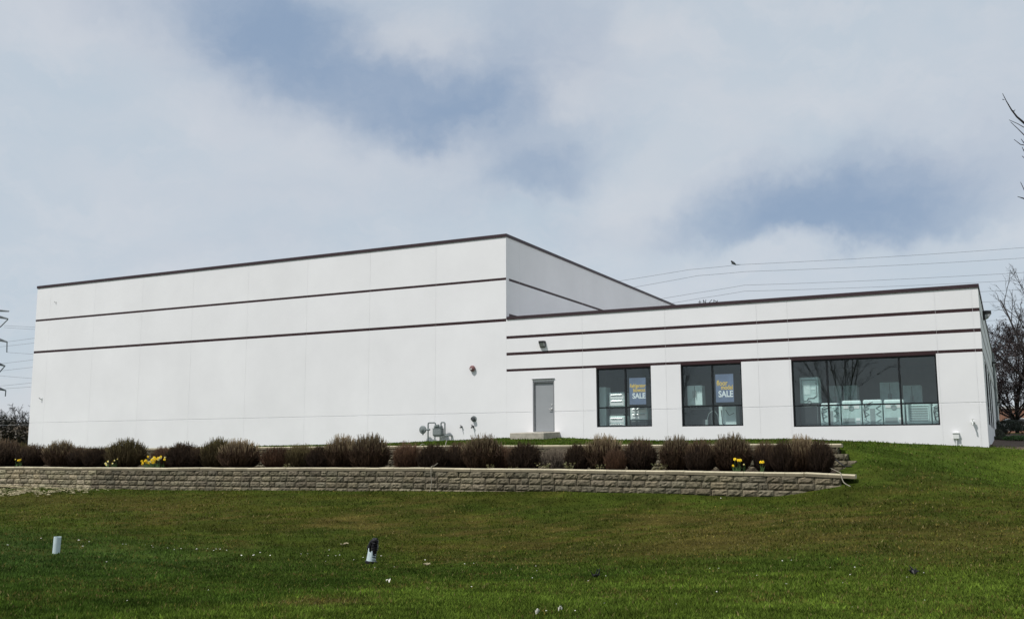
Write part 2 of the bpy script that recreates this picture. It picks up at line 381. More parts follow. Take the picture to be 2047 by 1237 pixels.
sheet('lawn_ground', lambda x, y: not is_bed(x, y) and not is_mul(x, y), M['turf'])
sheet('planting_bed', is_bed, M['mulch'])
sheet('mulch_bed', is_mul, M['soil'])

# grass blades
def blades(name, n, label):
    rng = np.random.default_rng(3)
    az = YAW+R(90)+rng.uniform(R(-40), R(40), n)
    inv = rng.uniform(1/46, 1/7.2, n); d = 1/inv
    d = np.where(rng.random(n) < .30, rng.uniform(8, 46, n), d)
    x = CAM.x+np.cos(az)*d; y = CAM.y+np.sin(az)*d
    ok = ((y < Y_LOW-.12) | (x > XE_LOW-.1) | ((y > Y_UP+.2))) & (y < -.04) | ((x > 18.85) & (y < 20))
    ok &= ~((x > 18.8) & (y > .9) & (x < 20.2))
    ok &= ~((x > .95) & (x < 2.6) & (y > -1.66) & (y < 0.1))
    x, y, d = x[ok], y[ok], d[ok]; n = len(x); z = height(x, y)-.006
    col, br = lawn_colour(x, y); BR = np.array([.098, .082, .022])
    green = np.clip((col-BR*(br*.8)[:, None]*.95)/np.clip(1-.8*br, .2, 1)[:, None], .003, .3)
    flk = fbm(x*7.5, y*9.5, 29, 3); tan_ = rng.random(n) < np.clip(.12*br+br*2.6*np.clip(flk-.47, 0, 1)/.25, 0, .95)
    col = np.where(tan_[:, None], BR*1.22, green*.5+col*.5)
    keepp = rng.random(n) < (1-.35*br); x, y, z, d, col, br = (a[keepp] for a in (x, y, z, d, col, br)); n = len(x)
    big = fbm(x*1.4, y*1.4, 77); h = rng.uniform(.022, .060, n)*(.55+.9*big)*(1-.25*br); wd = rng.uniform(.0035, .007, n)*(1+d/14)
    h = h*np.clip(.75+d/60, .75, 1.3)
    a = rng.uniform(0, 2*np.pi, n); la = rng.uniform(0, 2*np.pi, n); ln = rng.uniform(.1, 1.0, n)*h
    V = np.empty((n, 3, 3), np.float32)
    V[:, 0] = np.stack([x-np.cos(a)*wd, y-np.sin(a)*wd, z], -1); V[:, 1] = np.stack([x+np.cos(a)*wd, y+np.sin(a)*wd, z], -1)
    V[:, 2] = np.stack([x+np.cos(la)*ln, y+np.sin(la)*ln, z+h], -1)
    cl = fbm(x*5.2, y*5.2, 17, 3); c = col*(rng.uniform(.6, 1.55, n)*(.45+1.1*cl))[:, None]
    st = rng.random(n) < (.016+.13*br); c[st] = np.array([.24, .20, .085])*rng.uniform(.5, 1.15, (st.sum(), 1))
    br2 = rng.random(n) < .06; c[br2] = c[br2]*np.array([1.4, 1.35, 1.0])
    C = np.ones((n, 3, 4), np.float32); C[:, :, :3] = c[:, None, :]
    me = bpy.data.meshes.new(name); me.vertices.add(3*n); me.loops.add(3*n); me.polygons.add(n)
    me.vertices.foreach_set('co', V.ravel()); me.loops.foreach_set('vertex_index', np.arange(3*n, dtype=np.int32))
    me.polygons.foreach_set('loop_start', np.arange(0, 3*n, 3, dtype=np.int32)); me.polygons.foreach_set('loop_total', np.full(n, 3, np.int32))
    ca = me.color_attributes.new('tint', 'FLOAT_COLOR', 'POINT'); ca.data.foreach_set('color', C.ravel())
    me.materials.append(M['blade']); me.update(); me.validate()
    o = bpy.data.objects.new(name, me); COL.objects.link(o); tag(o, label, 'grass', kind='stuff'); return o
def blade_mat():
    m = bpy.data.materials.new('grass_blade'); m.use_nodes = True; nt = m.node_tree; N_ = nt.nodes; L_ = nt.links
    b = N_['Principled BSDF']; b.inputs['Roughness'].default_value = .8; b.inputs['Specular IOR Level'].default_value = .04
    at = N_.new('ShaderNodeAttribute'); at.attribute_name = 'tint'; L_.new(at.outputs['Color'], b.inputs['Base Color'])
    t = N_.new('ShaderNodeBsdfTranslucent'); L_.new(at.outputs['Color'], t.inputs['Color'])
    mx = N_.new('ShaderNodeMixShader'); mx.inputs[0].default_value = .3; L_.new(b.outputs[0], mx.inputs[1]); L_.new(t.outputs[0], mx.inputs[2])
    L_.new(mx.outputs[0], N_['Material Output'].inputs['Surface']); return m
M['blade'] = blade_mat()
blades('lawn_grass', 520000, 'short mown grass with brown patches covering the sloping lawn')

# dry clippings at the left foot of the wall
mb = MB(); rs = random.Random(5)
for k in range(2600):
    g = rs.random()
    if g < .45: u, v = rs.gauss(75, 28), rs.gauss(981, 3.0)
    elif g < .75: u = min(rs.gauss(60, 85), 260+rs.gauss(0, 20)); v = 990+10*math.sin(u*.05)+rs.gauss(0, 6)
    else: u = rs.gauss(50, 60); v = 1008+8*math.sin(u*.09)+rs.gauss(0, 5)
    dd = 43 if v < 985 else 41-(v-985)*.09
    P = at_d(u, v, dd)
    if P.y > -9.7: P.y = -9.7-rs.random()*.5
    z = ground(P.x, P.y)+.035+rs.random()*.03; a = rs.uniform(0, 6.28); l = rs.uniform(.04, .11); wd = rs.uniform(.006, .014)
    c_, s_ = math.cos(a), math.sin(a)
    mb.add([(P.x-c_*l-s_*wd, P.y-s_*l+c_*wd, z), (P.x-c_*l+s_*wd, P.y-s_*l-c_*wd, z), (P.x+c_*l+s_*wd, P.y+s_*l-c_*wd, z+rs.uniform(-.01, .03)), (P.x+c_*l-s_*wd, P.y+s_*l+c_*wd, z+.01)], [(0, 1, 2, 3)])
tag(mb.build('grass_clippings', M['straw']), 'pale dried clippings spread on the grass below the left end of the stone wall', 'clippings', kind='stuff')

# ------------------------------------------------------------------ building
bld = empty('commercial_building', 'white concrete building with brown stripes, a tall windowless block and low wing with shop windows', 'building', (0, 0, .4))
def part(mb, name, m, parent=bld, smooth=False):
    o = mb.build(name, m, None, smooth); o.parent = parent; return o
# the Empty stands at z .4: parts are built in world coordinates, so undo the offset
def settle(root):
    Rm = Matrix.Translation(root.location)
    def rec(o):
        for ch in o.children:
            if ch.parent == root: ch.matrix_parent_inverse = Rm.inverted()
            rec(ch)
    rec(root)

def panels(mb, fn, ar, br, acuts, bcuts, gap, holes, front, back, bgap=None, mat_=None):
    """slab in (a, b) with grooves at the cuts and open holes, front face at depth front; fn(a, b, depth) -> point"""
    bgap = bgap or gap
    A = {ar[0], ar[1]}; B = {br[0], br[1]}
    void = list(holes)
    for c in acuts: void.append((c-gap/2, c+gap/2, br[0]-9, br[1]+9))
    for c in bcuts: void.append((ar[0]-9, ar[1]+9, c-bgap/2, c+bgap/2))
    for h in void:
        for q in h[:2]:
            if ar[0] < q < ar[1]: A.add(q)
        for q in h[2:]:
            if br[0] < q < br[1]: B.add(q)
    A = sorted(A); B = sorted(B); na, nb = len(A)-1, len(B)-1
    def full(i, j):
        if i < 0 or j < 0 or i >= na or j >= nb: return False
        a, b = (A[i]+A[i+1])/2, (B[j]+B[j+1])/2
        return not any(h[0] < a < h[1] and h[2] < b < h[3] for h in void)
    q4 = [(0, 1, 2, 3)]
    for i in range(na):
        for j in range(nb):
            if not full(i, j): continue
            a0, a1, b0, b1 = A[i], A[i+1], B[j], B[j+1]
            kk = 1-.028*abs(math.sin(sum(c < a0+.001 for c in acuts)*12.9898+sum(c < b0+.001 for c in bcuts)*78.233)); mb.col = (kk, kk, kk*.998)
            mb.add([fn(a0, b0, front), fn(a1, b0, front), fn(a1, b1, front), fn(a0, b1, front)], q4, mat_)
            if not full(i-1, j): mb.add([fn(a0, b0, back), fn(a0, b0, front), fn(a0, b1, front), fn(a0, b1, back)], q4, mat_)
            if not full(i+1, j): mb.add([fn(a1, b0, front), fn(a1, b0, back), fn(a1, b1, back), fn(a1, b1, front)], q4, mat_)
            if not full(i, j-1): mb.add([fn(a0, b0, back), fn(a1, b0, back), fn(a1, b0, front), fn(a0, b0, front)], q4, mat_)
            if not full(i, j+1): mb.add([fn(a0, b1, front), fn(a1, b1, front), fn(a1, b1, back), fn(a0, b1, back)], q4, mat_)
XL, XR = -30.65, 18.80
ZC, ZCB, ZW, ZWB = 9.43, 9.29, 5.70, 5.57
S1, S2 = (7.345, 7.455), (5.495, 5.625)
SA, SB, SCC = (4.72, 4.845), (3.99, 4.115), (3.285, 3.395)
WINS = [(4.20, 6.59, .83, 3.25, 1.625, [5.45]), (7.84, 10.28, .81, 3.25, 1.60, [9.09]), (12.19, 17.29, .74, 3.25, 1.53, [13.48, 16.02])]
DOOR = (1.27, 2.28, .67, 2.92)
front_fn = lambda a, b, d: (a, d, b)
tj = [-29.48, -25.84, -22.17, -18.5, -14.75, -10.98, -7.26, -3.61]; wj = [3.6, 7.23, 10.94, 12.12, 17.36, 18.58]
# tall block front
mb = MB()
panels(mb, front_fn, (XL, -.001), (-1.2, ZCB+.02), tj, [1.51], .0065, [(XL-1, 1, *S1), (XL-1, 1, *S2)], 0, .045, .03)
panels(mb, front_fn, (XL+.01, -.002), (-1.2, ZCB+.02), [], [], 0, [], .011, .28)
tall_side = lambda a, b, d: (-d, a, b)
sj = [.28, 1.36, 8.8, 16.2, 23.6, 31, 38.5]
panels(mb, tall_side, (.0455, 46), (-1.2, ZCB+.02), sj, [], .0065, [(-1, 60, *S1), (-1, 60, 5.75, 5.87)], 0, .045)
panels(mb, tall_side, (.05, 46), (-1.2, ZCB+.02), [], [], 0, [], .011, .28)
mb.box((XL, .06, -1.2), (XL+.25, 46, ZCB+.02)); mb.box((XL, 45.8, -1.2), (0, 46.1, ZCB+.02))
tag(part(mb, 'wall', M['white']), 'tall white windowless block with recessed panel joints')
mb = MB()
for s in (S1, S2):
    panels(mb, front_fn, (XL+.004, -.006), s, tj, [], .008, [], .006, .0105)
panels(mb, tall_side, (.046, 46), S1, sj, [], .02, [], .006, .0105); panels(mb, tall_side, (.046, 46), (5.75, 5.87), [], [], .02, [], .006, .0105)
part(mb, 'stripe', M['brown'])
mb = MB()
mb.box((XL-.03, -.035, ZCB), (.035, .30, ZC)); mb.box((-.30, .30, ZCB), (.035, 46.1, ZC)); mb.box((XL-.03, .30, ZCB), (XL+.3, 46.1, ZC)); mb.box((XL+.3, 45.8, ZCB), (-.3, 46.1, ZC))
part(mb, 'coping', M['cope'])
mb = MB(); mb.box((XL+.2, .2, 8.9), (-.2, 45.9, 9.05)); part(mb, 'roof', M['roofing'])
# low wing
mb = MB()
holes = [(w_[0], w_[1], w_[2], 3.29) for w_ in WINS]+[DOOR]
panels(mb, front_fn, (.001, XR), (-1.2, ZWB+.02), wj, [1.51], .0065, holes+[(-1, 30, *SA), (-1, 30, *SB), (-1, 30, *SCC)], 0, .06, .03)
panels(mb, front_fn, (.002, XR-.01), (-1.2, ZWB+.02), [], [], 0, holes, .011, .22)
side_fn = lambda a, b, d: (XR-d, a, b)
SWIN = [(3.0, 6.4, .8, 3.2), (8.2, 11.6, .8, 3.2), (13.4, 16.8, .8, 3.2)]
sh = list(SWIN)
panels(mb, side_fn, (.0605, 48), (-1.2, ZWB+.02), [7.3, 18.3, 26, 34, 41], [1.51], .0065, sh+[(-1, 60, *SA), (-1, 60, *SB), (-1, 60, *SCC)], 0, .06, .03)
panels(mb, side_fn, (.07, 48), (-1.2, ZWB+.02), [], [], 0, sh, .011, .22)
mb.box((.05, 47.8, -1.2), (XR-.05, 48, ZWB))
tag(part(mb, 'wall', M['white']), 'low white wing wall with shop windows and a door')
mb = MB()
for s in (SA, SB, SCC):
    hs = [(w_[0], w_[1], 0, 9) for w_ in WINS] if s is SCC else []
    panels(mb, front_fn, (.012, XR-.004), s, wj, [], .008, hs, .006, .0105)
    panels(mb, side_fn, (.061, 48), s, [], [], .02, [], .006, .0105)
for w_ in WINS: panels(mb, front_fn, (w_[0]+.002, w_[1]-.002), (3.248, SCC[1]-.001), [], [], .02, [], .004, .19)
part(mb, 'stripe', M['brown'])
mb = MB()
mb.box((.036, -.035, ZWB), (XR+.035, .30, ZW)); mb.box((XR-.3, .30, ZWB), (XR+.035, 48.1, ZW))
part(mb, 'coping', M['cope'])
mb = MB(); mb.box((.01, .2, 5.1), (XR-.2, 47.9, 5.22)); part(mb, 'roof', M['roofing'])
mb = MB(); mb.tube([(.75, 21.7, 5.2), (.75, 21.7, 6.02)], .09, 12); mb.lathe([(.09, 0), (.17, .04), (.17, .10), (.06, .2)], 12, (.75, 21.7, 5.98)); VENT = mb
# interior shell
mb = MB()
mb.box((.02, .23, .45), (XR-.25, 14, .68)); part(mb, 'floor', M['insidefloor'])
mb = MB(); mb.box((.02, 13.9, .68), (XR-.25, 14.05, 3.9)); mb.box((.02, .23, .68), (.08, 13.9, 3.9)); mb.box((.02, .23, 3.9), (XR-.25, 14.05, 4.0)); part(mb, 'interior_wall', M['inside'])
# windows
def window(fn, x0, x1, z0, z1, zb, mull, yf, tr=.05):
    mb = MB(); d0, d1 = yf, yf+.10
    def bar(a0, a1, b0, b1, e=0):
        p = fn(a0, b0, d0+e); q = fn(a1, b1, d1-e)
        mb.box(tuple(min(s, t) for s, t in zip(p, q)), tuple(max(s, t) for s, t in zip(p, q)))
    t = .055
    bar(x0, x0+t, z0, z1); bar(x1-t, x1, z0, z1); bar(x0+t, x1-t, z0, z0+t); bar(x0+t, x1-t, z1-t, z1)
    for m_ in mull: bar(m_-.032, m_+.032, z0+t, z1-t, .004)
    xs = [x0+t]+[q for m_ in mull for q in (m_-.032, m_+.032)]+[x1-t]
    for i in range(0, len(xs), 2): bar(xs[i], xs[i+1], zb-.028, zb+.028, .008)
    o = part(mb, 'window', M['frame'])
    g = MB()
    for i in range(0, len(xs), 2):
        for (b0, b1) in ((z0+t, zb-.028), (zb+.028, z1-t)):
            a0, a1 = xs[i], xs[i+1]; yy = yf+.05
            g.add([fn(a0, b0, yy), fn(a1, b0, yy), fn(a1, b1, yy), fn(a0, b1, yy)], [(0, 1, 2, 3)])
    p_ = g.build('pane', M['glass']); p_.parent = o
    return o
for w_ in WINS: window(front_fn, *w_[:4], w_[4], w_[5], .085)
for s in SWIN: window(side_fn, s[0], s[1], s[2], s[3], 1.5, [(s[0]+s[1])/2], .13)
# door
x0, x1, z0, z1 = DOOR
mb = MB()
mb.box((x0+.002, .02, z0), (x0+.055, .20, z1-.10)); mb.box((x1-.055, .02, z0), (x1-.002, .20, z1-.10)); mb.box((x0+.055, .02, z1-.155), (x1-.055, .20, z1-.10))
part(mb, 'door_frame', M['dframe'])
mb = MB(); mb.box((x0+.002, .022, z1-.10), (x1-.002, .2, z1-.035)); mb.box((x0+.002, .05, z1-.035), (x1-.002, .2, z1-.001)); part(mb, 'door_lintel', M['white'])
mb = MB(); mb.box((x0-.03, -.05, z1-.012), (x1+.03, .02, z1+.008)); part(mb, 'drip_edge', M['dframe'])
mb = MB(); mb.box((x0+.058, .09, z0+.025), (x1-.058, .135, z1-.16)); door = part(mb, 'door', M['door'])
mb = MB(); hx = x1-.16; hz = 1.62
mb.lathe([(.035, 0), (.035, .02), (.014, .03), (.014, .06)], 14, (hx, .09, hz), 'y'); mb.box((hx-.13, .012, hz-.014), (hx+.015, .032, hz+.014), bev=.005)
h_ = mb.build('handle', M['steel']); h_.parent = door
mb = MB(); mb.lathe([(.03, 0), (.03, .012), (.012, .02)], 14, (hx, .09, hz+.17), 'y'); h_ = mb.build('lock', M['steel']); h_.parent = door
for hz in (2.50, 1.72, .95):
    mb = MB(); mb.tube([(x0+.056, .082, hz-.06), (x0+.056, .082, hz+.06)], .012, 8); h_ = mb.build('hinge', M['darkmetal']); h_.parent = door
mb = MB(); mb.box((x0+.055, -.01, z0-.012), (x1-.055, .14, z0+.02)); part(mb, 'threshold', M['steel'])
mb = MB(); mb.tube([(XR+.06, 27, .3), (XR+.06, 27, 5.5)], .06, 8); part(mb, 'downspout', M['greymetal'])
settle(bld)
tag(VENT.build('vent_pipe', M['galv']), 'thin grey vent pipe standing on the low roof beside the tall block', 'vent pipe')

# concrete step
mb = MB(); mb.box((.98, -1.64, -.1), (2.53, -.004, .60), bev=.02)
for v in range(len(mb.v)):
    p = mb.v[v]
    if p[2] > .4: mb.v[v] = (p[0], p[1], p[2]+(p[1]+1.64)*.035)
tag(mb.build('concrete_step', M['conc']), 'pale concrete landing step under the grey metal door', 'step')

# ------------------------------------------------------------------ things on the facade
def wall_lamp(loc, rotz, label):
    r = empty('wall_lamp', label, 'wall lamp', loc, 'wall lamps'); r.rotation_euler.z = rotz
    mb = MB(); mb.box((-.13, -.06, -.15), (.13, -.003, .13), bev=.012)
    mb.add([(-.13, -.06, .13), (.13, -.06, .13), (.11, -.22, .12), (-.11, -.22, .12), (-.13, -.06, .02), (.13, -.06, .02), (.11, -.22, .03), (-.11, -.22, .03)],
           [(0, 1, 2, 3), (4, 7, 6, 5), (0, 4, 5, 1), (1, 5, 6, 2), (2, 6, 7, 3), (3, 7, 4, 0)])
    b = mb.build('housing', M['lampmetal'], r)
    mb = MB(); mb.add([(-.115, -.065, .018), (.115, -.065, .018), (.105, -.21, .028), (-.105, -.21, .028), (-.115, -.065, -.13), (.115, -.065, -.13), (.10, -.13, -.10), (-.10, -.13, -.10)],
           [(0, 1, 2, 3), (4, 7, 6, 5), (0, 4, 5, 1), (1, 5, 6, 2), (2, 6, 7, 3), (3, 7, 4, 0)])
    mb.build('lens', M['lens'], r); return r
wall_lamp((1.77, 0, 4.41), 0, 'small black wall lamp between the stripes above the grey door')
l2 = wall_lamp((XR, 6.0, 5.28), R(90), 'black wall lamp jutting from the right side wall under the roof edge'); l2.scale = (1.3, 1.45, 1.3)
wall_lamp((XR, 24, 4.6), R(90), 'small dark wall lamp far back along the shaded right side wall')
wall_lamp((XR, 38, 2.9), R(90), 'small dark box lamp lowest and farthest on the shaded side wall')
r = empty('fire_bell', 'round dusty red alarm bell high on the tall white wall', 'alarm bell', (-1.66, 0, 3.49))
mb = MB(); mb.lathe([(.05, 0), (.05, .04), (.135, .05), (.135, .08), (.12, .115), (.07, .14), (.02, .148)], 24, (0, 0, 0), 'y'); mb.build('gong', M['redmetal'], r, True)
mb = MB(); mb.lathe([(.035, .14), (.035, .16), (.01, .165)], 14, (-.02, 0, -.03), 'y'); mb.build('cap', M['whiteplastic'], r)
r = empty('hose_connection', 'round grey metal fire hose connection low on the tall white wall', 'hose connection', (-1.61, 0, 1.27))
mb = MB(); mb.lathe([(.135, 0), (.135, .012), (.12, .02), (.09, .022)], 24, (0, 0, 0), 'y'); mb.build('flange', M['greymetal'], r)
mb = MB(); mb.lathe([(.075, .02), (.075, .09), (.085, .09), (.085, .15), (.05, .16)], 20, (0, 0, 0), 'y'); mb.build('coupling', M['darkmetal'], r)
def spigot(x, z, label, s=1.0, white=False):
    r = empty('hose_spigot', label, 'spigot', (x, 0, z), 'hose spigots on the facade'); r.scale = (s, s, s)
    m_ = M['whiteplastic'] if white else M['darkmetal']
    mb = MB(); mb.lathe([(.045, 0), (.045, .015), (.02, .02), (.02, .10)], 12, (0, 0, 0), 'y'); mb.tube([(0, -.08, 0), (0, -.13, -.01), (0, -.15, -.07)], [.02, .02, .016], 8); mb.build('spout', m_, r)
    mb = MB(); mb.tube([(0, -.10, .02), (0, -.10, .06)], .008, 6); mb.lathe([(.012, .055), (.04, .06), (.04, .07), (.012, .075)], 12, (0, -.10, 0)); mb.build('valve_handle', m_, r)
spigot(-2.23, .93, 'small brass spigot nearest the gas meter on the white wall', 1.0)
spigot(-1.65, .93, 'small spigot directly under the round hose connection', 1.2)
spigot(18.34, .83, 'white spigot on the wing wall near the right corner', 1.5, True)
r = empty('outlet_box', 'white outlet box on a short conduit at the right end of the wing', 'outlet box', (17.78, 0, .03))
mb = MB(); mb.box((-.10, -.11, .22), (.10, -.003, .43), bev=.008); mb.box((-.11, -.13, .405), (.11, -.003, .44), bev=.005); mb.build('box', M['whiteplastic'], r)
mb = MB(); mb.tube([(0, -.05, -.2), (0, -.05, .22)], .025, 10); mb.build('conduit', M['whiteplastic'], r)
def bracket(x, z, label, s):
    r = empty('wall_bracket', label, 'bracket', (x, 0, z), 'brackets at the left end of the tall block'); r.scale = (s, s, s)
    mb = MB(); mb.box((-.05, -.02, -.06), (.05, -.003, .06), bev=.004); mb.build('plate', M['whiteplastic'], r)
    mb = MB(); mb.tube([(0, -.02, -.03), (-.02, -.10, -.02), (-.09, -.13, .06)], .02, 6); mb.build('arm', M['greymetal'], r)
bracket(-29.7, 2.87, 'small grey bracket low on the left end of the tall block', 1.0); bracket(-29.0, 8.37, 'tiny bracket just under the roof at the left end of the tall block', .65)

# gas meter
r = empty('gas_meter', 'grey gas meter with round regulator and pipes at the foot of the tall wall', 'gas meter', (-3.4, -.3, .2))
def gm(mb, name, m_, smooth=False):
    o = mb.build(name, m_, None, smooth); o.parent = r; o.matrix_parent_inverse = Matrix.Translation(r.location).inverted(); return o
mb = MB(); cx, cz = -3.26, .72
mb.box((-3.50, -.44, .52), (-3.02, -.16, .88), bev=.07); mb.box((-3.45, -.42, .86), (-3.07, -.18, .99), bev=.05); mb.box((-3.505, -.445, .852), (-3.015, -.155, .872))
gm(mb, 'meter_body', M['greymetal'])
mb = MB(); mb.box((-3.36, -.46, .93), (-3.16, -.40, 1.03), bev=.015); mb.lathe([(.05, 0), (.05, .05), (.03, .06)], 16, (-3.26, -.30, .985)); gm(mb, 'index', M['greymetal'])
mb = MB(); mb.lathe([(.06, -.04), (.15, -.03), (.185, 0), (.185, .02), (.15, .05), (.06, .07), (.06, .10), (.03, .105)], 24, (-4.06, -.30, .82), 'y'); mb.tube([(-4.06, -.30, .66), (-4.06, -.30, .58)], .035, 8); gm(mb, 'regulator', M['greymetal'])
mb = MB()
mb.tube([(-3.79, -.30, 0), (-3.79, -.30, 1.05), (-3.78, -.30, 1.10), (-3.74, -.30, 1.12), (-3.46, -.30, 1.12), (-3.41, -.30, 1.09), (-3.40, -.30, .97)], .033, 10)
mb.tube([(-3.90, -.30, .82), (-3.70, -.30, .82)], .045, 10)
mb.tube([(-3.12, -.30, .96), (-3.12, -.30, 1.09), (-3.09, -.30, 1.13), (-2.96, -.30, 1.13), (-2.92, -.30, 1.09), (-2.92, -.30, .60), (-2.90, -.30, .56), (-2.72, -.30, .55), (-2.72, .02, .55)], .033, 10)
mb.lathe([(.05, 0), (.05, .06)], 10, (-2.74, -.25, .55), 'y')
gm(mb, 'pipe', M['greymetal'])
mb = MB(); mb.tube([(-3.45, -.25, 0), (-3.45, -.25, .55)], .015, 6); mb.tube([(-3.1, -.25, 0), (-3.1, -.25, .55)], .015, 6); mb.box((-3.5, -.38, .49), (-3.02, -.2, .515)); gm(mb, 'stand', M['whiteplastic'])

# ------------------------------------------------------------------ retaining walls
def course(mb, x0, x1, z0, h, y, rs, tint, bl=.455, depth=.3, off=0, zf=None, xcrop=None):
    x = x0-off
    while x < x1:
        L_ = bl*rs.uniform(.93, 1.07) if rs.random() > .12 else bl*.6
        a, b = max(x, x0)+.006, min(x+L_, x1)-.006
        if b-a > .06:
            k = tint(.5*(a+b))*rs.uniform(.70, 1.26); c = (k*rs.uniform(.98, 1.05), k, k*rs.uniform(.93, 1.02))
            nx, nz = 6, 4; yo = y+rs.uniform(-.018, .014); dz = (zf(.5*(a+b)) if zf else 0)+rs.uniform(-.004, .004)
            vs = []; tilt = rs.uniform(-.03, .03)
            for j in range(nz+1):
                for i in range(nx+1):
                    s, t = i/nx, j/nz; e = min(s, 1-s)*nx; e2 = min(t, 1-t)*nz
                    bulge = .052 if (e > .5 and e2 > .5) else .004
                    yy = yo-bulge*rs.uniform(.45, 1.15)+tilt*(s-.5)
                    vs.append((a+(b-a)*s+(rs.uniform(-.006, .006) if 0 < i < nx else 0), yy, z0+dz+.004+(h-.010)*t))
            fs = [(j*(nx+1)+i, j*(nx+1)+i+1, (j+1)*(nx+1)+i+1, (j+1)*(nx+1)+i) for j in range(nz) for i in range(nx)]
            n0 = len(vs); yb = y+depth
            vs += [(a, yb, z0+dz+.004), (b, yb, z0+dz+.004), (b, yb, z0+dz+h-.006), (a, yb, z0+dz+h-.006)]
            top = [nz*(nx+1)+i for i in range(nx+1)]; bot = list(range(nx+1)); lf = [j*(nx+1) for j in range(nz+1)]; rt = [j*(nx+1)+nx for j in range(nz+1)]
            fs += [tuple(top+[n0+2, n0+3]), tuple(bot[::-1]+[n0, n0+1]), tuple(lf+[n0+3, n0]), tuple(rt[::-1]+[n0+1, n0+2]), (n0+1, n0, n0+3, n0+2)]
            mb.add(vs, fs, None, c)
        x += L_
def capstones(mb, x0, x1, y, zf, rs, depth=.34, L_=.6, skip=None):
    x = x0
    while x < x1-.05:
        b = min(x+L_*rs.uniform(.9, 1.1), x1); k = rs.uniform(.86, 1.1); c = (k, k, k*.98)
        if skip and skip(x):
            x = b; continue
        z0a, z0b = zf(x), zf(b); j = rs.uniform(-.006, .006); t = .11; yo = y+rs.uniform(-.01, .01)
        prof = [(yo, -t), (yo-.008, -t+.078), (yo+.028, 0.0), (y+depth, 0.0), (y+depth, -t)]
        vs = [(x+.004, p, z0a+q+j) for p, q in prof]+[(b-.004, p, z0b+q+j) for p, q in prof]
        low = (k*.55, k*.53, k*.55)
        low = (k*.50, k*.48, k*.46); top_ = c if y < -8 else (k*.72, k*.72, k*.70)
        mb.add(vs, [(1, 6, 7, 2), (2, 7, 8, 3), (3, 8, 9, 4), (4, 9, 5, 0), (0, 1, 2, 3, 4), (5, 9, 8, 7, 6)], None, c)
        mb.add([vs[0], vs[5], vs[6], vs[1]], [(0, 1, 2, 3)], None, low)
        x = b
rs = random.Random(9)
lw = empty('retaining_wall', 'lower grey-brown split-block garden wall with cream cap, standing on the lawn', 'garden wall', (-10, Y_LOW, -1.5), 'block retaining walls')
ZL = lambda x: -.73+.07*math.exp(-((x-2)/9)**2)-(.0 if x < 14.2 else .06*min(1, (x-14.2)/1.3))+.005*math.sin(x*1.3)
tintL = lambda x: 1.35 if x < -14.2 else (.74 if x < -10 else .82)
mb = MB(); CH = .2
for k in range(6):
    x1 = XE_LOW-(.35 if k == 0 else .1*k)
    course(mb, -44, x1, -.11-CH*(k+1), CH-.002, Y_LOW+.035-.012*k, rs, tintL, off=.23*(k % 2)+.03*k, zf=ZL)
mb.box((-44, Y_LOW+.06, -2.4), (XE_LOW-.6, Y_LOW+.2, -.90), col=(.35, .33, .3))
o = mb.build('blocks', M['block']); o.parent = lw; o.matrix_parent_inverse = Matrix.Translation(lw.location).inverted()
mb = MB(); capstones(mb, -44, 14.2, Y_LOW-.005, ZL, rs)
ze = ZL
capstones(mb, 14.22, 15.62, Y_LOW-.04, lambda x: ZL(x)+.0, rs, .36, .7)
o = mb.build('cap_stones', M['cap']); o.parent = lw; o.matrix_parent_inverse = Matrix.Translation(lw.location).inverted()
uw = empty('retaining_wall', 'upper split-block garden wall behind the shrubs, holding the grass under the building', 'garden wall', (-10, Y_UP, -.7), 'block retaining walls')
ZU = lambda x: .09-.10*float(sst(-2, -28, x))+.004*math.sin(x*1.1)
mb = MB()
for k, x1 in enumerate((14.75, 15.02, 15.28, 15.22)):
    course(mb, -44, x1, -.11-CH*(k+1), CH-.002, Y_UP+.035-.012*k, rs, lambda x: .66, off=.23*(k % 2)+.05*k, zf=ZU)  # darker tint puts the shade behind the shrubs into the block colour
mb.box((-44, Y_UP+.06, -1.2), (14.6, Y_UP+.2, -.06), col=(.35, .33, .3))
o = mb.build('blocks', M['block']); o.parent = uw; o.matrix_parent_inverse = Matrix.Translation(uw.location).inverted()
mb = MB(); capstones(mb, -44, 14.85, Y_UP-.005, ZU, rs)
o = mb.build('cap_stones', M['cap']); o.parent = uw; o.matrix_parent_inverse = Matrix.Translation(uw.location).inverted()

# hoses
def hose(pts, rad, label, m_=None):
    P = [Vector(p) for p in pts]; out = []
    for i in range(len(P)-1):
        p0, p1, p2, p3 = P[max(i-1, 0)], P[i], P[i+1], P[min(i+2, len(P)-1)]
        for k in range(6):
            t = k/6; out.append(.5*((2*p1)+(p2-p0)*t+(2*p0-5*p1+4*p2-p3)*t*t+(3*p1-p0-3*p2+p3)*t**3))
    out.append(P[-1]); mb = MB(); mb.tube(out, rad, 8)
    return tag(mb.build('hose', m_ or M['hose'], None, True), label, 'hose', 'hoses lying over the garden walls')
hose([at_y(893, 880, -6.2), at_y(891, 887, -6.7), at_y(888, 905, -7.4), at_y(879, 921, -8.3), at_y(869, 930, -9.1), at_y(862.6, 932.5, -9.42), at_y(861.5, 945, -9.53), at_y(862.6, 967, -9.55), at_y(858, 986, -9.62)], .014, 'thin grey hose hanging down the lower wall below the gas meter')
hose([at_y(850, 891, -6.3), at_y(845, 887, -6.6), at_y(840, 891, -6.85), at_y(838.5, 900, -6.9), at_y(841, 909, -6.95)], .015, 'short looped hose end over the upper wall left of the gas meter')
hose([at_y(1660, 900, -7.0), at_y(1664, 909, -7.1), at_y(1672, 919, -7.3), at_y(1688, 931, -7.7), at_y(1703, 932, -7.9)], .018, 'dark hose curling by the stepped right end of the upper wall', M['black'])
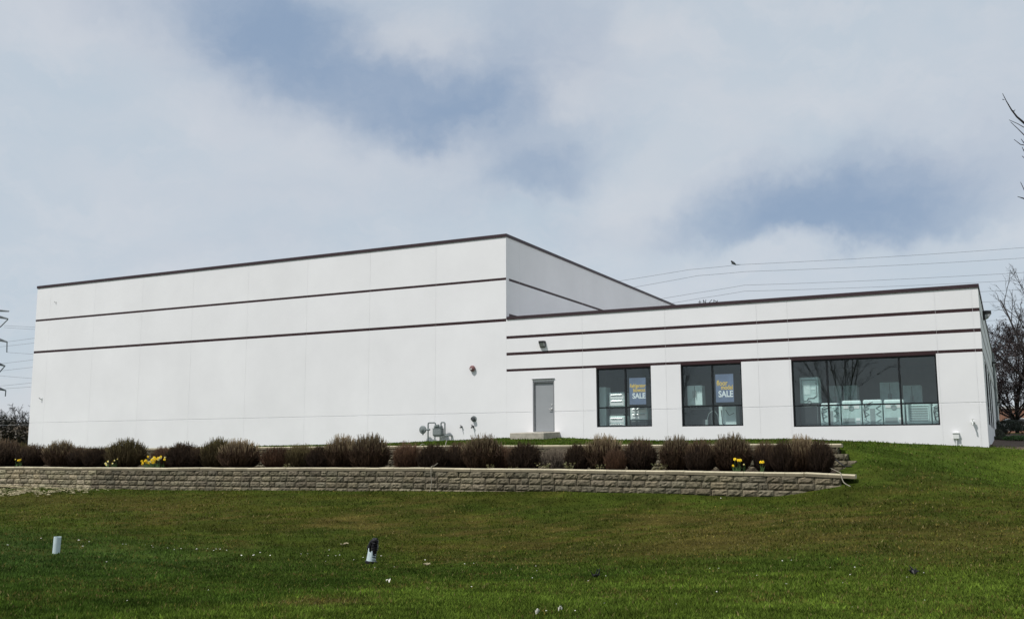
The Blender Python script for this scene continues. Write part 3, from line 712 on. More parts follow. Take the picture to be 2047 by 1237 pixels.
hose([at_y(1659, 935, -8.4), at_y(1672, 941, -8.9), at_y(1680, 945, -9.35), at_y(1682, 952, -9.52), at_y(1687, 964, -9.7), at_y(1700, 972, -10.0)], .015, 'grey hose dropping over the right end of the lower wall')

# ------------------------------------------------------------------ shrubs
def shrub_mesh(seed, dens, vase, fuzzy, low, tipc, top_dens=1.0):
    """leafless clipped shrub one metre tall and wide: many stems fanning from the base, finer twigs near the outline"""
    rs = random.Random(seed); mb = MB()
    n = int(330*dens)
    for i in range(n):
        ph = rs.uniform(0, 2*math.pi); rr = (rs.random()**.42)*.5
        top = (1-(rr/.53)**2.6*.52)*rs.uniform(.72, .93)
        if rs.random() < .35: top *= rs.uniform(.45, .85)
        b0 = Vector((math.cos(ph)*rr*.28+rs.gauss(0, .03), math.sin(ph)*rr*.28+rs.gauss(0, .03), 0)); e = Vector((math.cos(ph)*rr, math.sin(ph)*rr, top))
        mid = Vector((b0.x+(e.x-b0.x)*vase, b0.y+(e.y-b0.y)*vase, top*.45)); wob = .03
        pts = [b0]+[((1-t)**2*b0+2*t*(1-t)*mid+t*t*e)+Vector((rs.gauss(0, wob*.4), rs.gauss(0, wob*.4), 0)) for t in (.25, .5, .75)]+[e]
        dk = rs.uniform(.7, 1.25)
        cs = [tuple(c*dk for c in low)]*3+[tuple(c*dk for c in low)]+[tuple((a*(1-.6*max(0, (top-.6)/.4))+b*.6*max(0, (top-.6)/.4))*dk for a, b in zip(low, tipc))]
        r0 = rs.uniform(.007, .012); mb.tube(pts, [r0, r0*.9, r0*.8, r0*.65, r0*.4], 3, False, cols=cs)
        for k in range(int(4*fuzzy)):
            t = rs.uniform(.35, .95); s0 = (1-t)**2*b0+2*t*(1-t)*mid+t*t*e
            l = rs.uniform(.10, .24); a = rs.uniform(0, 6.28); sp = rs.uniform(.25, .8)
            sp = sp*.55 if s0.z > .6 else sp; e2 = s0+Vector((math.cos(a)*l*sp, math.sin(a)*l*sp, l)); rad = math.hypot(e2.x, e2.y)
            mx = (1-(min(rad, .53)/.53)**2.6*.5)*1.03
            if e2.z > mx*.93: e2.z = mx*rs.uniform(.78, .94)
            hi = min(1, max(0, (e2.z-.70)/.24)); hi = hi*hi; c2 = tuple((a_*(1-.9*hi)+b_*.9*hi)*dk for a_, b_ in zip(low, tipc))
            m2 = (s0+e2)/2+Vector((rs.gauss(0, .012), rs.gauss(0, .012), .01)); rt = rs.uniform(.0035, .0055)
            mb.tube([s0, m2, e2], [rt, rt*.9, rt*.55], 3, False, cols=[tuple(c*dk for c in low), c2, c2])
    for i in range(int(300*top_dens)):                       # the sparse upright shoots standing above the clipped mass
        ph = rs.uniform(0, 2*math.pi); rr = math.sqrt(rs.random())*.47; out = 1-(rr/.53)**2.6*.50
        x, y = math.cos(ph)*rr, math.sin(ph)*rr; z0 = out*rs.uniform(.62, .80); z1 = out*rs.uniform(.88, 1.03); le = rs.uniform(.0, .12)
        b = Vector((x, y, z0)); e = Vector((x+math.cos(ph)*le*rr*2+rs.gauss(0, .02), y+math.sin(ph)*le*rr*2, z1)); dk = rs.uniform(.7, 1.3)
        mb.tube([b, (b+e)/2+Vector((rs.gauss(0, .01), rs.gauss(0, .01), 0)), e], [.0065, .0055, .0032], 3, False, cols=[tuple(p*dk for p in low), tuple((p*.65+q*.35)*dk for p, q in zip(low, tipc)), tuple((p*.2+q*.8)*dk for p, q in zip(low, tipc))])
    o = mb.build('bare_shrub', M['twig']); me = o.data; bpy.data.objects.remove(o); return me
DK = (.050, .027, .013); RD = (.078, .038, .019); OL = (.058, .041, .014)
VAR = {'tan': [shrub_mesh(s, 1.7, .85, 1.25, DK, (.33, .255, .145)) for s in (1, 2)], 'dark': [shrub_mesh(s, 1.9, .9, 1.4, (.032, .0175, .009), (.13, .085, .045), .8) for s in (3, 4)],
       'olive': [shrub_mesh(s, 1.7, .9, 1.4, OL, (.22, .18, .075)) for s in (5, 6)], 'red': [shrub_mesh(s, 1.1, .8, 1.2, RD, (.17, .10, .06)) for s in (7, 8)], 'pale': [shrub_mesh(9, .42, .6, 1.2, (.11, .085, .065), (.22, .18, .13))],
       'wide': [shrub_mesh(12, 3.2, .95, 1.3, (.032, .017, .011), (.20, .145, .09))]}
SHR = [ # centre u, half width, top v, kind, y, label
 (8, 34, 874, 'dark', -8.1, 'dark shrub cut by the left edge of the photo'),
 (43, 22, 884, 'olive', -7.6, 'dim olive shrub between the left photo edge and the corner of the building'),
 (69, 18, 884, 'dark', -8.3, 'round dark shrub in front of the left corner of the building'),
 (124, 27, 877.5, 'tan', -8.2, 'tan-tipped rounded shrub, the second one right of the left building corner'),
 (164, 17, 889, 'dark', -8.1, 'low dark shrub immediately right of the tan-tipped shrub at the left'),
 (195, 17, 890.5, 'dark', -8.3, 'small dark shrub just left of the white and yellow daffodils'),
 (221, 14, 889, 'olive', -7.7, 'small brownish shrub rising behind the white and yellow daffodils'),
 (254, 30, 873.5, 'olive', -8.2, 'big round olive shrub between the two daffodil clumps at the left'),
 (330, 17, 890, 'red', -7.8, 'small reddish shrub right behind the big yellow daffodil clump'),
 (366, 23, 881, 'dark', -8.3, 'near-black round shrub right of the big yellow daffodil clump'),
 (398, 18, 889, 'dark', -8.1, 'low dark shrub squeezed between a near-black shrub and a tall olive one'),
 (437, 26, 872, 'olive', -8.0, 'tall olive-tipped shrub, left one of the joined pair below the wide white wall'),
 (480, 32, 875, 'tan', -8.4, 'broad brown shrub, right one of the joined pair below the wide white wall'),
 (554, 23, 889.5, 'red', -8.3, 'low reddish shrub standing alone with a gap on its left'),
 (603, 22, 885, 'olive', -8.1, 'olive shrub between the low reddish shrub and a dark one'),
 (643, 21, 887.5, 'dark', -8.2, 'dark shrub just left of the tall tan-tipped pair'),
 (686, 26, 866, 'tan', -8.1, 'tall tan-tipped shrub, left one of the tallest pair left of the gas meter'),
 (740, 30, 863.5, 'tan', -8.4, 'tallest tan-tipped shrub, right one of the pair left of the gas meter'),
 (815, 22, 880, 'red', -8.0, 'thin reddish shrub alone in the gap left of the gas meter'),
 (867, 25, 883, 'dark', -8.3, 'black round shrub right under the gas meter'),
 (918, 23, 879, 'dark', -7.8, 'dark shrub right behind the hose under the gas meter'),
 (966, 35, 865, 'tan', -8.2, 'wide domed shrub left of the concrete step'),
 (1010, 20, 889, 'red', -7.9, 'faint brown shrub in front of the left end of the concrete step'),
 (1049, 28, 879.5, 'dark', -8.3, 'dark shrub in front of the concrete step'),
 (1110, 27, 894, 'pale', -8.1, 'sparse pale twiggy shrub right of the concrete step'),
 (1154, 21, 882.5, 'dark', -8.2, 'narrow near-black shrub below the gap between the door and the first window'),
 (1207, 34, 865.5, 'tan', -8.0, 'tall tan-tipped shrub under the left side of the first window'),
 (1230, 19, 894, 'red', -8.7, 'short reddish shrub in front of the tall one under the first window'),
 (1278, 28, 870.5, 'dark', -8.2, 'dark round shrub under the right side of the first window'),
 (1352, 30, 867, 'tan', -8.1, 'tan-tipped shrub under the left edge of the middle window'),
 (1400, 27, 873, 'dark', -8.4, 'dark shrub in the middle below the middle window'),
 (1461, 36, 863, 'tan', -8.1, 'tall domed shrub behind the four yellow daffodils at the right'),
 (1530, 22, 876.5, 'dark', -7.9, 'low dark shrub behind the pair of yellow daffodils at the right'),
 (1566, 26, 875, 'dark', -8.3, 'dark shrub, left one of the three merged at the right end of the planting bed'),
 (1601, 32, 866.5, 'tan', -8.1, 'tan-tipped shrub, tallest of the three merged at the right end of the planting bed'),
 (1637, 26, 874, 'dark', -8.3, 'last dark shrub at the right end of the planting bed, beside the stepped wall')]
for i, (u, hw, vt, kind, y, lab) in enumerate(SHR):
    T = at_y(u, vt, y); W = (at_y(u+hw, vt, y)-at_y(u-hw, vt, y)).length; zb = ground(T.x, y)-.02
    ms = VAR[kind]; o = bpy.data.objects.new('bare_shrub', ms[i % len(ms)]); COL.objects.link(o)
    o.location = (T.x, y, zb); wx = W*1.17; wy = min(wx, 1.35)
    o.scale = (wx, wy, (T.z-zb)*1.0); o.rotation_euler.z = [0, math.pi][i % 2]+random.uniform(-.25, .25)
    tag(o, lab, 'shrub', 'clipped leafless shrubs in the planting bed')

# small pale ground plants in the bed
def weed_mesh(seed):
    rs = random.Random(seed); mb = MB()
    for k in range(26):
        a = rs.uniform(0, 6.28); l = rs.uniform(.10, .30); e = Vector((math.cos(a)*l*.8, math.sin(a)*l*.5, rs.uniform(.06, .26)))
        mb.tube([(0, 0, 0), e*.5+Vector((0, 0, .03)), e], [.004, .003, .002], 3, False, cols=[(.14, .12, .07)]*3)
        for q in range(5):
            p = e*rs.uniform(.45, 1.05); s = rs.uniform(.022, .042); b = rs.uniform(0, 6.28); c = rs.choice([(.26, .25, .11), (.34, .30, .16), (.19, .20, .08)])
            mb.add([p+Vector((math.cos(b)*s, math.sin(b)*s, 0)), p+Vector((-math.sin(b)*s*.6, math.cos(b)*s*.6, s*.5)), p-Vector((math.cos(b)*s, math.sin(b)*s, -s*.4)), p+Vector((math.sin(b)*s*.6, -math.cos(b)*s*.6, s*.3))], [(0, 1, 2, 3)], None, c)
    o = mb.build('ground_plant', M['leafm']); me = o.data; bpy.data.objects.remove(o); return me
WM = [weed_mesh(31), weed_mesh(32)]
for i, (u, v, s, lab) in enumerate([(1084, 933, 1.3, 'small pale leafy plant at the wall edge left of the sparse twiggy shrub'), (1139, 934, 1.3, 'small pale leafy plant at the wall edge right of the sparse twiggy shrub'),
        (1199, 935, 1.1, 'low pale plant at the foot of the tall shrub under the first window'), (1316, 938, 1.2, 'low pale plant on the wall edge left of the middle window shrubs'), (577, 931, 1.0, 'pale plant on the wall edge right of the low reddish shrub'),
        (982, 932, 1.1, 'pale plant in front of the wide domed shrub left of the step'), (1025, 933, .8, 'tiny pale plant in front of the faint brown shrub by the step')]):
    P = at_y(u, v, -8.95); o = bpy.data.objects.new('ground_plant', WM[i % 2]); COL.objects.link(o); o.location = (P.x, -8.95, ground(P.x, -8.95)); o.scale = (s*1.15, s, s); o.rotation_euler.z = i*1.1
    tag(o, lab, 'plant', 'small pale plants along the bed edge')

# daffodils
def flower_mesh(m1, m2, seed):
    rs = random.Random(seed); mb = MB()
    for k in range(6):
        a = k*math.pi/3; c, s = math.cos(a), math.sin(a); r_ = .055
        mb.add([(0, 0, 0), (c*r_*.6-s*.022, -.006, s*r_*.6+c*.022), (c*r_, .004, s*r_), (c*r_*.6+s*.022, -.006, s*r_*.6-c*.022)], [(0, 1, 2, 3)], 0)
    mb.lathe([(.012, 0), (.017, .02), (.024, .035)], 10, (0, 0, 0), 'y', 1)
    o = mb.build('flower', [M[m1], M[m2]]); me = o.data; bpy.data.objects.remove(o); return me
FY, FP = flower_mesh('petal', 'trumpet', 1), flower_mesh('petalpale', 'petal', 2)
def daffodils(u0, v0, pts, label, y=-8.95):
    P0 = at_y(u0, v0, y); z0 = ground(P0.x, y); r = empty('daffodil_clump', label, 'daffodils', (P0.x, y, z0), 'daffodil clumps in the bed')
    rs = random.Random(int(u0)); mb = MB(); fl = []
    for (u, v, pale, sc) in pts:
        yy = y+rs.uniform(-.12, .12); P = at_y(u, v, yy)-Vector((P0.x, y, z0)); fl.append((P, pale, sc))
        b = Vector((P.x*.8+rs.gauss(0, .03), P.y, 0)); mb.tube([b, (b+P)/2+Vector((0, 0, .03)), P], .005, 4, False)
        for k in range(4):
            a = rs.uniform(0, 6.28); h = rs.uniform(.16, .32); e = b+Vector((math.cos(a)*.10, math.sin(a)*.06, h)); w_ = .009
            mb.add([b+Vector((-w_, 0, 0)), b+Vector((w_, 0, 0)), (b+e)/2+Vector((w_, 0, .03)), e, (b+e)/2+Vector((-w_, 0, .03))], [(0, 1, 2, 3, 4)])
    mb.build('foliage', M['daffleaf'], r)
    for (P, pale, sc) in fl:
        o = bpy.data.objects.new('flower', FP if pale else FY); COL.objects.link(o); o.parent = r; o.location = P; o.scale = (sc*.95,)*3
        o.rotation_euler = (rs.uniform(-.5, .1), rs.uniform(0, 3), rs.uniform(-.5, .7))
rs = random.Random(3)
daffodils(37, 931, [(39, 919, 0, 1.1), (42, 918, 0, 1), (36, 920, 0, 1), (31, 918, 1, .8), (40, 921, 0, 1)], 'small yellow daffodils at the far left of the bed')
daffodils(222, 931, [(211, 926, 1, 1), (213, 929, 1, 1), (216, 922, 1, 1), (225, 926, 1, .8), (229, 920, 1, .8), (235, 917, 1, .7)], 'sparse pale daffodils left of the big round olive shrub')
big = [(rs.gauss(308, 11), 0, 0, 0) for _ in range(34)]
big = [(min(max(u, 283), 329), 928-(u-283)*.25+rs.uniform(-7, 3), rs.random() < .12, rs.uniform(.95, 1.25)) for (u, _, _, _) in big]+[(285, 927, 0, 1.1), (296, 912.5, 0, 1.1), (330, 914, 1, .9), (308, 914, 0, 1.1)]
daffodils(306, 932, big, 'big dense clump of bright yellow daffodils')
daffodils(1475, 942, [(1469, 917.5, 0, 1.0), (1476, 919.5, 0, 1.0), (1480, 919.5, 0, 1.0), (1465.5, 930.5, 0, .9), (1487, 928, 1, .6)], 'four yellow daffodils in front of the tall domed shrub')
daffodils(1523, 943, [(1520.5, 923.5, 0, 1.0), (1525, 923, 0, 1.0)], 'pair of yellow daffodils left of the three merged shrubs at the right')

# ------------------------------------------------------------------ things on the lawn
P = at_d(112, 1104, 21); r = empty('drain_pipe', 'upright pale plastic pipe standing in the grass at the left', 'pipe', (P.x, P.y, ground(P.x, P.y)-.05))
mb = MB(); mb.lathe([(.075, 0), (.075, .40), (.066, .40), (.066, .05)], 24); o = mb.build('pipe_shell', M['pvc'], r, False); r.rotation_euler = (0, R(3), 0)
P = at_d(741, 1128, 20.5); zg = ground(P.x, P.y); r = empty('drain_riser', 'broken white riser pipe with crumpled black hose stuffed in its top', 'pipe', (P.x, P.y, zg-.03)); r.rotation_euler = (0, R(6), 0); r.scale = (1.1, 1.1, 1.0)
mb = MB(); n = 28; vs = []; fs = []
def jag(a): return .20+.10*abs(math.sin(a*1.0+.4))+.035*math.sin(a*5)+.02*math.sin(a*11)
for rr0, rr1, off in ((.092, .075, 0), (.084, .067, n*2)):
    for h in (0, 1):
        for j in range(n):
            a = 2*math.pi*j/n; rad = rr0 if h == 0 else rr1; vs.append((math.cos(a)*rad, math.sin(a)*rad, .06 if h == 0 else jag(a)))
for j in range(n):
    q = (j+1) % n; fs += [(j, q, n+q, n+j), (2*n+q, 2*n+j, 3*n+j, 3*n+q), (n+j, n+q, 3*n+q, 3*n+j)]
mb.add(vs, fs); mb.build('pipe_shell', M['pvc'], r)
mb = MB(); mb.lathe([(.10, 0), (.115, .02), (.115, .07), (.094, .085)], 24); mb.build('base', M['black'], r)  # black ring stands in for the dark shadow around the pipe's foot
mb = MB(); pts = []; rad = []
for k in range(56):
    t = k/55; rad.append((.068 if k % 3 else .042)*(1-.25*t)*(1+.22*math.sin(k*1.7))); pts.append((.015+.055*math.sin(t*2.6)-.05*t*(1-t)*4*.3, .02*math.sin(t*6), .10+.42*math.sin(min(t*1.8, 1.75))+(-.05*max(0, t-.8)*5)))
mb.tube(pts, rad, 12); mb.tube([(-.05, 0, .22), (-.08, .01, .33), (-.05, .02, .44), (.02, .0, .52), (.09, 0, .53)], [.03, .045, .045, .04, .03], 8)
mb.build('crumpled_hose', M['black'], r)

def scrap_mesh(seed):
    rs = random.Random(seed); bm = bmesh.new(); bmesh.ops.create_icosphere(bm, subdivisions=1, radius=1)
    for v in bm.verts: v.co = Vector((v.co.x*rs.uniform(.7, 1.25), v.co.y*rs.uniform(.5, .9), v.co.z*rs.uniform(.3, .55)))
    mb = MB(); bm.verts.index_update(); mb.add([v.co[:] for v in bm.verts], [[v.index for v in f.verts] for f in bm.faces]); bm.free()
    o = mb.build('scrap', M['scrap']); me = o.data; bpy.data.objects.remove(o); return me
SM = [scrap_mesh(s) for s in (1, 2, 3, 4)]
LIT = [(15,1092,4),(82,1079,3),(157,1083,4),(165,1095,4),(213,1126,3),(178,1085,2.5),(245,1090,2),(252,1091,2),(290,1092,2.5),(303,1093,2.5),(306,1097,2),(335,1098,2),(348,1101,2.5),(362,1099,2.5),(393,1101,4),(415,1100,2),(427,1104,3),(432,1101,2.5),(440,1101,2.5),(453,1103,3),(483,1113,4.5),(507,1113,5),(520,1107,3),(540,1114,3.5),
       (602,1110,2.5),(615,1110,2),(651,1126,2),(658,1102,2.5),(656,1114,2.5),(671,1114,2.5),(679,1113,2.5),(707,1122,2.5),(726,1117,3),(762,1115,3),(850,1123,4),(929,1130,3),(947,1129,2.5),(254,1207,3),(416,1184,2.5),(943,1178,4),(749,1137,2.5),(788,1136,2),
       (1022,1142,2),(1071,1135,3),(1073,1144,2.5),(1064,1159,3),(1211,1156,4),(1176,1165,2.5),(1419,1141,3),(1437,1140,3),(1564,1125,3),(1582,1124,3),(1513,1154,2.5),(1660,1139,2),(1709,1139,3),(1700,1154,4),(1847,1150,3),(1813,1159,2.5),(1433,1189,4),(1572,1172,4),(1500,1170,2.5),(1685,1170,2.5),(1150,1228,4),(1092,1227,3.5),(1208,1212,2.5),(1352,1214,2),(1441,998,3),(1849,1207,2),(1704,1220,2)]
def hit(u, v):
    d = ray(u, v); t = 7.0
    while t < 60:
        p = CAM+d*t
        if p.z < ground(p.x, p.y): return p
        t += .12
    return CAM+d*30
for i, (u, v, px) in enumerate(LIT):
    P = hit(u, v); s = px*.5*(P-CAM).length/FPX*1.15
    o = bpy.data.objects.new('scrap', SM[i % 4]); COL.objects.link(o); o.location = (P.x, P.y, ground(P.x, P.y)+.035); o.scale = (s, s, s); o.rotation_euler = (random.uniform(-.3, .3), random.uniform(-.3, .3), random.uniform(0, 6))
    tag(o, 'tiny pale scrap or chip lying in the mown grass', 'litter', 'pale scraps scattered over the lawn')
def paper(u, v, w_, h_, label, m_='scrap'):
    P = hit(u, v); k = (P-CAM).length/FPX; mb = MB(); nx = 5; rs = random.Random(int(u)); a, b = w_*k/2, h_*k*1.6
    vs = [(-a+2*a*i/nx, (-b+2*b*j/3), .02+rs.uniform(0, .05)) for j in range(4) for i in range(nx+1)]
    vs += [(x, y, z-.008) for (x, y, z) in vs]; q = 4*(nx+1)
    fs = [(j*(nx+1)+i, j*(nx+1)+i+1, (j+1)*(nx+1)+i+1, (j+1)*(nx+1)+i) for j in range(3) for i in range(nx)]; fs += [tuple(q+x for x in reversed(f)) for f in fs]
    mb.add(vs, fs); o = mb.build('crumpled_paper', M[m_], loc=(P.x, P.y, ground(P.x, P.y)+.02)); o.rotation_euler.z = rs.uniform(-.6, .6)
    tag(o, label, 'litter')
paper(776, 1168, 8, 2.4, 'crumpled pale paper on the brighter grass below the broken riser pipe'); paper(688, 1093, 6, 5, 'greyish flat card lying on the slope left of the broken riser pipe', 'straw'); paper(853, 1134, 7, 4, 'greyish leaf of paper right of the broken riser pipe', 'straw')
paper(1120, 1228, 4.5, 2.2, 'whitish crumpled paper at the bottom edge of the lawn'); paper(1074, 1234, 5, 2.2, 'white scrap of paper cut by the bottom edge of the photo')
def twigs(u, v, label):
    P = hit(u, v+4); mb = MB(); rs = random.Random(int(u))
    for k in range(7):
        a = rs.uniform(0, 6.28); mb.tube([(0, 0, 0), (math.cos(a)*.05, math.sin(a)*.05, .06), (math.cos(a+.5)*.07, math.sin(a+.5)*.07, rs.uniform(.05, .16))], [.012, .012, .006], 5)
    tag(mb.build('dead_stalk', M['black'], loc=(P.x, P.y, ground(P.x, P.y))), label, 'dead plant', 'dark dead stalks on the lawn')
twigs(1190, 1153, 'dark dead stalk on the lawn right of centre'); twigs(1827, 1147, 'dark dead stalk on the lawn near the right edge')

# ------------------------------------------------------------------ appliances behind the glass
def appliance(kind, x0, x1, z0, z1, y, label, dep=.62):
    r = empty('appliance', label, 'appliance', ((x0+x1)/2, y, z0), 'appliances on show behind the windows'); w_ = (x1-x0)/2; h = z1-z0; rs = random.Random(int(x0*100))
    body = MB(); top = h*.85 if kind in ('washer', 'washer2') else h
    body.box((-w_, 0, .02), (w_, dep, top), bev=.018)
    m_ = {'fridge': M['applw'], 'range': M['applw'], 'darkbox': M['appld'], 'greyfridge': M['appl'], 'whitebox': M['applw']}.get(kind, M['appl'])
    body.build('body', m_, r)
    d = MB()
    if kind in ('washer', 'washer2'):
        c = MB(); c.box((-w_*.96, .05, top-.02), (w_*.96, .22, h), bev=.05); c.build('console', M['applw'], r)
        if kind == 'washer':
            for q in (-1, 1): d.box((q*w_*.55-w_*.26, -.012, top*.82), (q*w_*.55+w_*.26, -.002, top*.95), 0)
            for zz in (.30, .14): d.box((w_*.42, -.012, top*zz), (w_*.85, -.002, top*(zz+.11)), 0)
            o = d.build('sticker', M['sticker'], r)
            e = MB(); e.lathe([(.10, 0), (.10, .012), (.075, .016), (.075, .006), (.03, .004)], 20, (0, 0, top*.84), 'y'); e.box((-w_*.9, -.010, .16), (w_*.3, -.002, .36)); e.build('back_plate', M['applg'], r)
        else:
            e = MB()
            for q in (-1, 1):
                for zz in (.12, .45, .70):
                    e.tube([(q*w_*.85, -.01, top*zz), (q*w_*.35, -.014, top*(zz+.12)), (q*w_*.85, -.01, top*(zz+.24))], .012, 5)
            e.box((-w_*.25, -.012, .1), (w_*.25, -.002, top*.8)); e.build('back_plate', M['applg'], r)
            c = MB(); c.tube([(w_*.1, -.03, top+.06), (-w_*.7, -.05, top-.02), (-w_*.85, -.05, top-.22), (-w_*.72, -.04, top-.5)], .018, 6); c.build('drain_hose', M['appld'], r)
    elif kind == 'dryer':
        e = MB(); e.tube([(-w_*.78, -.015, h*.90), (w_*.80, -.015, h*.90), (w_*.80, -.015, h*.30), (w_*.45, -.015, h*.22), (-w_*.1, -.015, h*.22), (-w_*.3, -.015, h*.12), (-w_*.75, -.015, h*.12), (-w_*.78, -.015, h*.90)], .016, 6)
        e.lathe([(.07, 0), (.07, .02), (.04, .02), (.04, .005)], 18, (0, 0, h*.07), 'y'); e.build('back_plate', M['applg'], r)
        d.box((-w_*.6, -.008, h*.35), (w_*.1, -.002, h*.82)); d.box((w_*.0, -.01, h*.72), (w_*.7, -.002, h*.80)); d.box((w_*.2, -.01, h*.52), (w_*.7, -.002, h*.60)); d.build('panel', M['applw'], r)
    elif kind == 'range':
        d.box((-w_*.9, -.02, h*.55), (w_*.9, -.004, h*.9)); d.box((-w_*.9, -.02, h*.12), (w_*.9, -.004, h*.48)); d.build('door_panel', M['sticker'], r)
        e = MB(); e.tube([(-w_*.7, -.05, h*.84), (w_*.7, -.05, h*.84)], .014, 6); e.tube([(-w_*.7, -.05, h*.43), (w_*.7, -.05, h*.43)], .014, 6); e.build('handle', M['steel'], r)
    elif kind in ('fridge', 'greyfridge'):
        e = MB(); e.box((-.006, -.02, .06), (.006, -.002, h*.97)); e.build('door_gap', M['appld'], r)
        c = MB(); c.tube([(-.05, -.05, h*.4), (-.05, -.05, h*.75)], .014, 6); c.tube([(.05, -.05, h*.4), (.05, -.05, h*.75)], .014, 6); c.build('handle', M['steel'], r)
    elif kind == 'vented':
        e = MB()
        for q in range(6): e.box((-w_*.72, -.012, h*(.25+q*.1)), (w_*.72, -.003, h*(.30+q*.1)))
        e.build('vent_grille', M['applg'], r); d.tube([(-w_*.8, -.01, h*.2), (-w_*.8, -.01, h*.9), (w_*.8, -.01, h*.9), (w_*.8, -.01, h*.2), (-w_*.8, -.01, h*.2)], .014, 5); d.build('back_plate', M['applw'], r)
    elif kind == 'darkbox':
        e = MB(); e.tube([(-w_*.85, -.012, h*.9), (w_*.8, -.012, h*.9), (w_*.8, -.012, h*.1), (-w_*.8, -.012, h*.1)], .010, 5); e.build('door_trim', M['applg'], r)
    elif kind == 'whitebox':
        e = MB(); e.tube([(-w_*.7, -.02, h*.85), (-w_*.6, -.02, h*.25), (0, -.02, h*.08), (w_*.7, -.02, h*.12)], .012, 6); e.tube([(-w_*.2, -.02, h*.85), (w_*.2, -.02, h*.6), (w_*.8, -.02, h*.7)], .010, 6); e.build('power_cord', M['appld'], r)
    return r
Y3 = .55
appliance('dryer', 12.37, 13.06, 1.62, 2.63, Y3, 'upper of the two stacked appliances at the left of the widest window')
appliance('darkbox', 12.36, 13.06, .69, 1.60, Y3+.02, 'lower dark-backed appliance of the stack at the left of the widest window')
appliance('washer2', 13.10, 13.82, .69, 1.63, Y3, 'washer with ribbed metal back right beside the stacked appliances')
appliance('washer', 13.87, 14.58, .69, 1.71, Y3, 'washer with white stickers on its back, left one in the widest window')
appliance('washer2', 14.62, 15.32, .69, 1.72, Y3, 'washer with black drain hose between the two stickered washers')
appliance('washer', 15.36, 16.08, .69, 1.71, Y3, 'washer with white stickers on its back, right one next to the mullion')
appliance('vented', 16.14, 16.98, .69, 1.55, Y3, 'low appliance with vented back in the right pane of the widest window')
appliance('washer2', 17.02, 17.7, .69, 1.58, Y3, 'appliance cut off by the right edge of the widest window')
for i, (a, b, z, k) in enumerate([(13.05, 13.55, 2.42, 'left of'), (13.62, 14.15, 2.42, 'behind'), (15.0, 15.75, 2.5, 'right of'), (15.85, 16.5, 2.35, 'far right of')]):
    appliance('greyfridge', a, b, .69, z, 3.0, ['tall dim grey fridge deep in the shop behind the left mullion of the widest window', 'second dim grey fridge deep in the shop, behind the ribbed washer', 'dim grey fridge deep in the shop behind the mid reflections', 'dim grey fridge deep in the shop near the right mullion'][i])
appliance('fridge', 3.70, 4.36, .69, 2.52, .62, 'white upright fridge at the left edge of the first window')
appliance('range', 4.50, 5.20, .69, 1.30, .62, 'low white cooker lowest in the middle of the first window')
appliance('range', 4.50, 5.20, 1.66, 2.28, .64, 'white wall oven above the low cooker in the first window')
appliance('darkbox', 4.48, 5.22, 1.31, 1.65, .64, 'dark panel appliance between the cooker and the wall oven')
appliance('range', 5.45, 6.2, 1.10, 1.66, .62, 'white appliance under the refrigerator poster')
appliance('darkbox', 5.45, 6.2, .69, 1.09, .62, 'dark plinth cabinet under the white appliance below the poster')
appliance('fridge', 7.90, 8.52, 1.64, 2.46, .62, 'white rounded appliance standing on a dark cabinet in the middle window', .45)
appliance('darkbox', 7.85, 8.90, .69, 1.62, .95, 'wide dark cabinet in the lower left of the middle window')
appliance('whitebox', 9.17, 9.86, .69, 1.60, .62, 'white appliance with loose cords under the floor model poster')
mb = MB(); mb.tube([(8.62, .8, .92), (8.64, .8, 1.1), (8.72, .8, 1.33), (8.85, .8, 1.42), (8.98, .8, 1.40), (9.08, .8, 1.25), (9.12, .8, .95)], .013, 8); mb.box((8.57, .75, .8), (8.67, .85, 1.08), bev=.01)
tag(mb.build('display_faucet', M['applg']), 'pale curved hose on a stand in the lower middle window', 'hose')

# posters
def lettering(txt, size, x, z, y, m_, parent, sx=.75, off=.012, right=False):
    cu = bpy.data.curves.new('lettering', 'FONT'); cu.body = txt; cu.size = size; cu.offset = off; cu.extrude = .001; cu.align_x = 'RIGHT' if right else 'LEFT'; cu.space_character = 1.0
    o = bpy.data.objects.new('lettering', cu); COL.objects.link(o); dg = bpy.context.evaluated_depsgraph_get()
    me = bpy.data.meshes.new_from_object(o.evaluated_get(dg)); bpy.data.objects.remove(o)
    o = bpy.data.objects.new('lettering', me); COL.objects.link(o); me.materials.clear(); me.materials.append(m_)
    o.parent = parent; o.location = (x, y, z); o.rotation_euler.x = R(90)
    xs = [v.co.x for v in me.vertices]; wd = max(xs)-min(xs)
    o.scale = (sx/wd if sx > 0 else 1, 1, 1)
    return o
def poster(x0, x1, z0, z1, label, lines):
    r = empty('sale_poster', label, 'poster', ((x0+x1)/2, .185, z0), 'blue sale posters in the windows')
    mb = MB(); n = 8; w_ = (x1-x0)/2; h = z1-z0
    for k in range(n):
        a, b = -w_+2*w_*k/n, -w_+2*w_*(k+1)/n; mb.add([(a, 0, 0), (b, 0, 0), (b, 0, h), (a, 0, h), (a, .004, 0), (b, .004, 0), (b, .004, h), (a, .004, h)], [(0, 1, 2, 3), (5, 4, 7, 6), (3, 2, 6, 7), (0, 4, 5, 1)])
    mb.build('sheet', M['poster'], r)
    for (t, size, right, z, wd, m_) in lines: lettering(t, size, right-w_, z, -.004, m_, r, wd, .005 if m_ is M['yellow'] else .009, True)
W_ = .70
poster(5.585, 6.295, 1.735, 2.825, 'blue poster reading Refrigerator blowout SALE in the first window', [('Refrigerator', .205, .70, .70, .67, M['yellow']), ('blowout', .225, .69, .515, .53, M['yellow']), ('SALE', .30, .69, .25, .56, M['ink'])])
poster(9.19, 9.905, 1.74, 2.845, 'blue poster reading floor model SALE in the middle window', [('floor', .29, .48, .66, .44, M['yellow']), ('model', .25, .69, .50, .46, M['yellow']), ('SALE', .34, .69, .21, .58, M['ink'])])

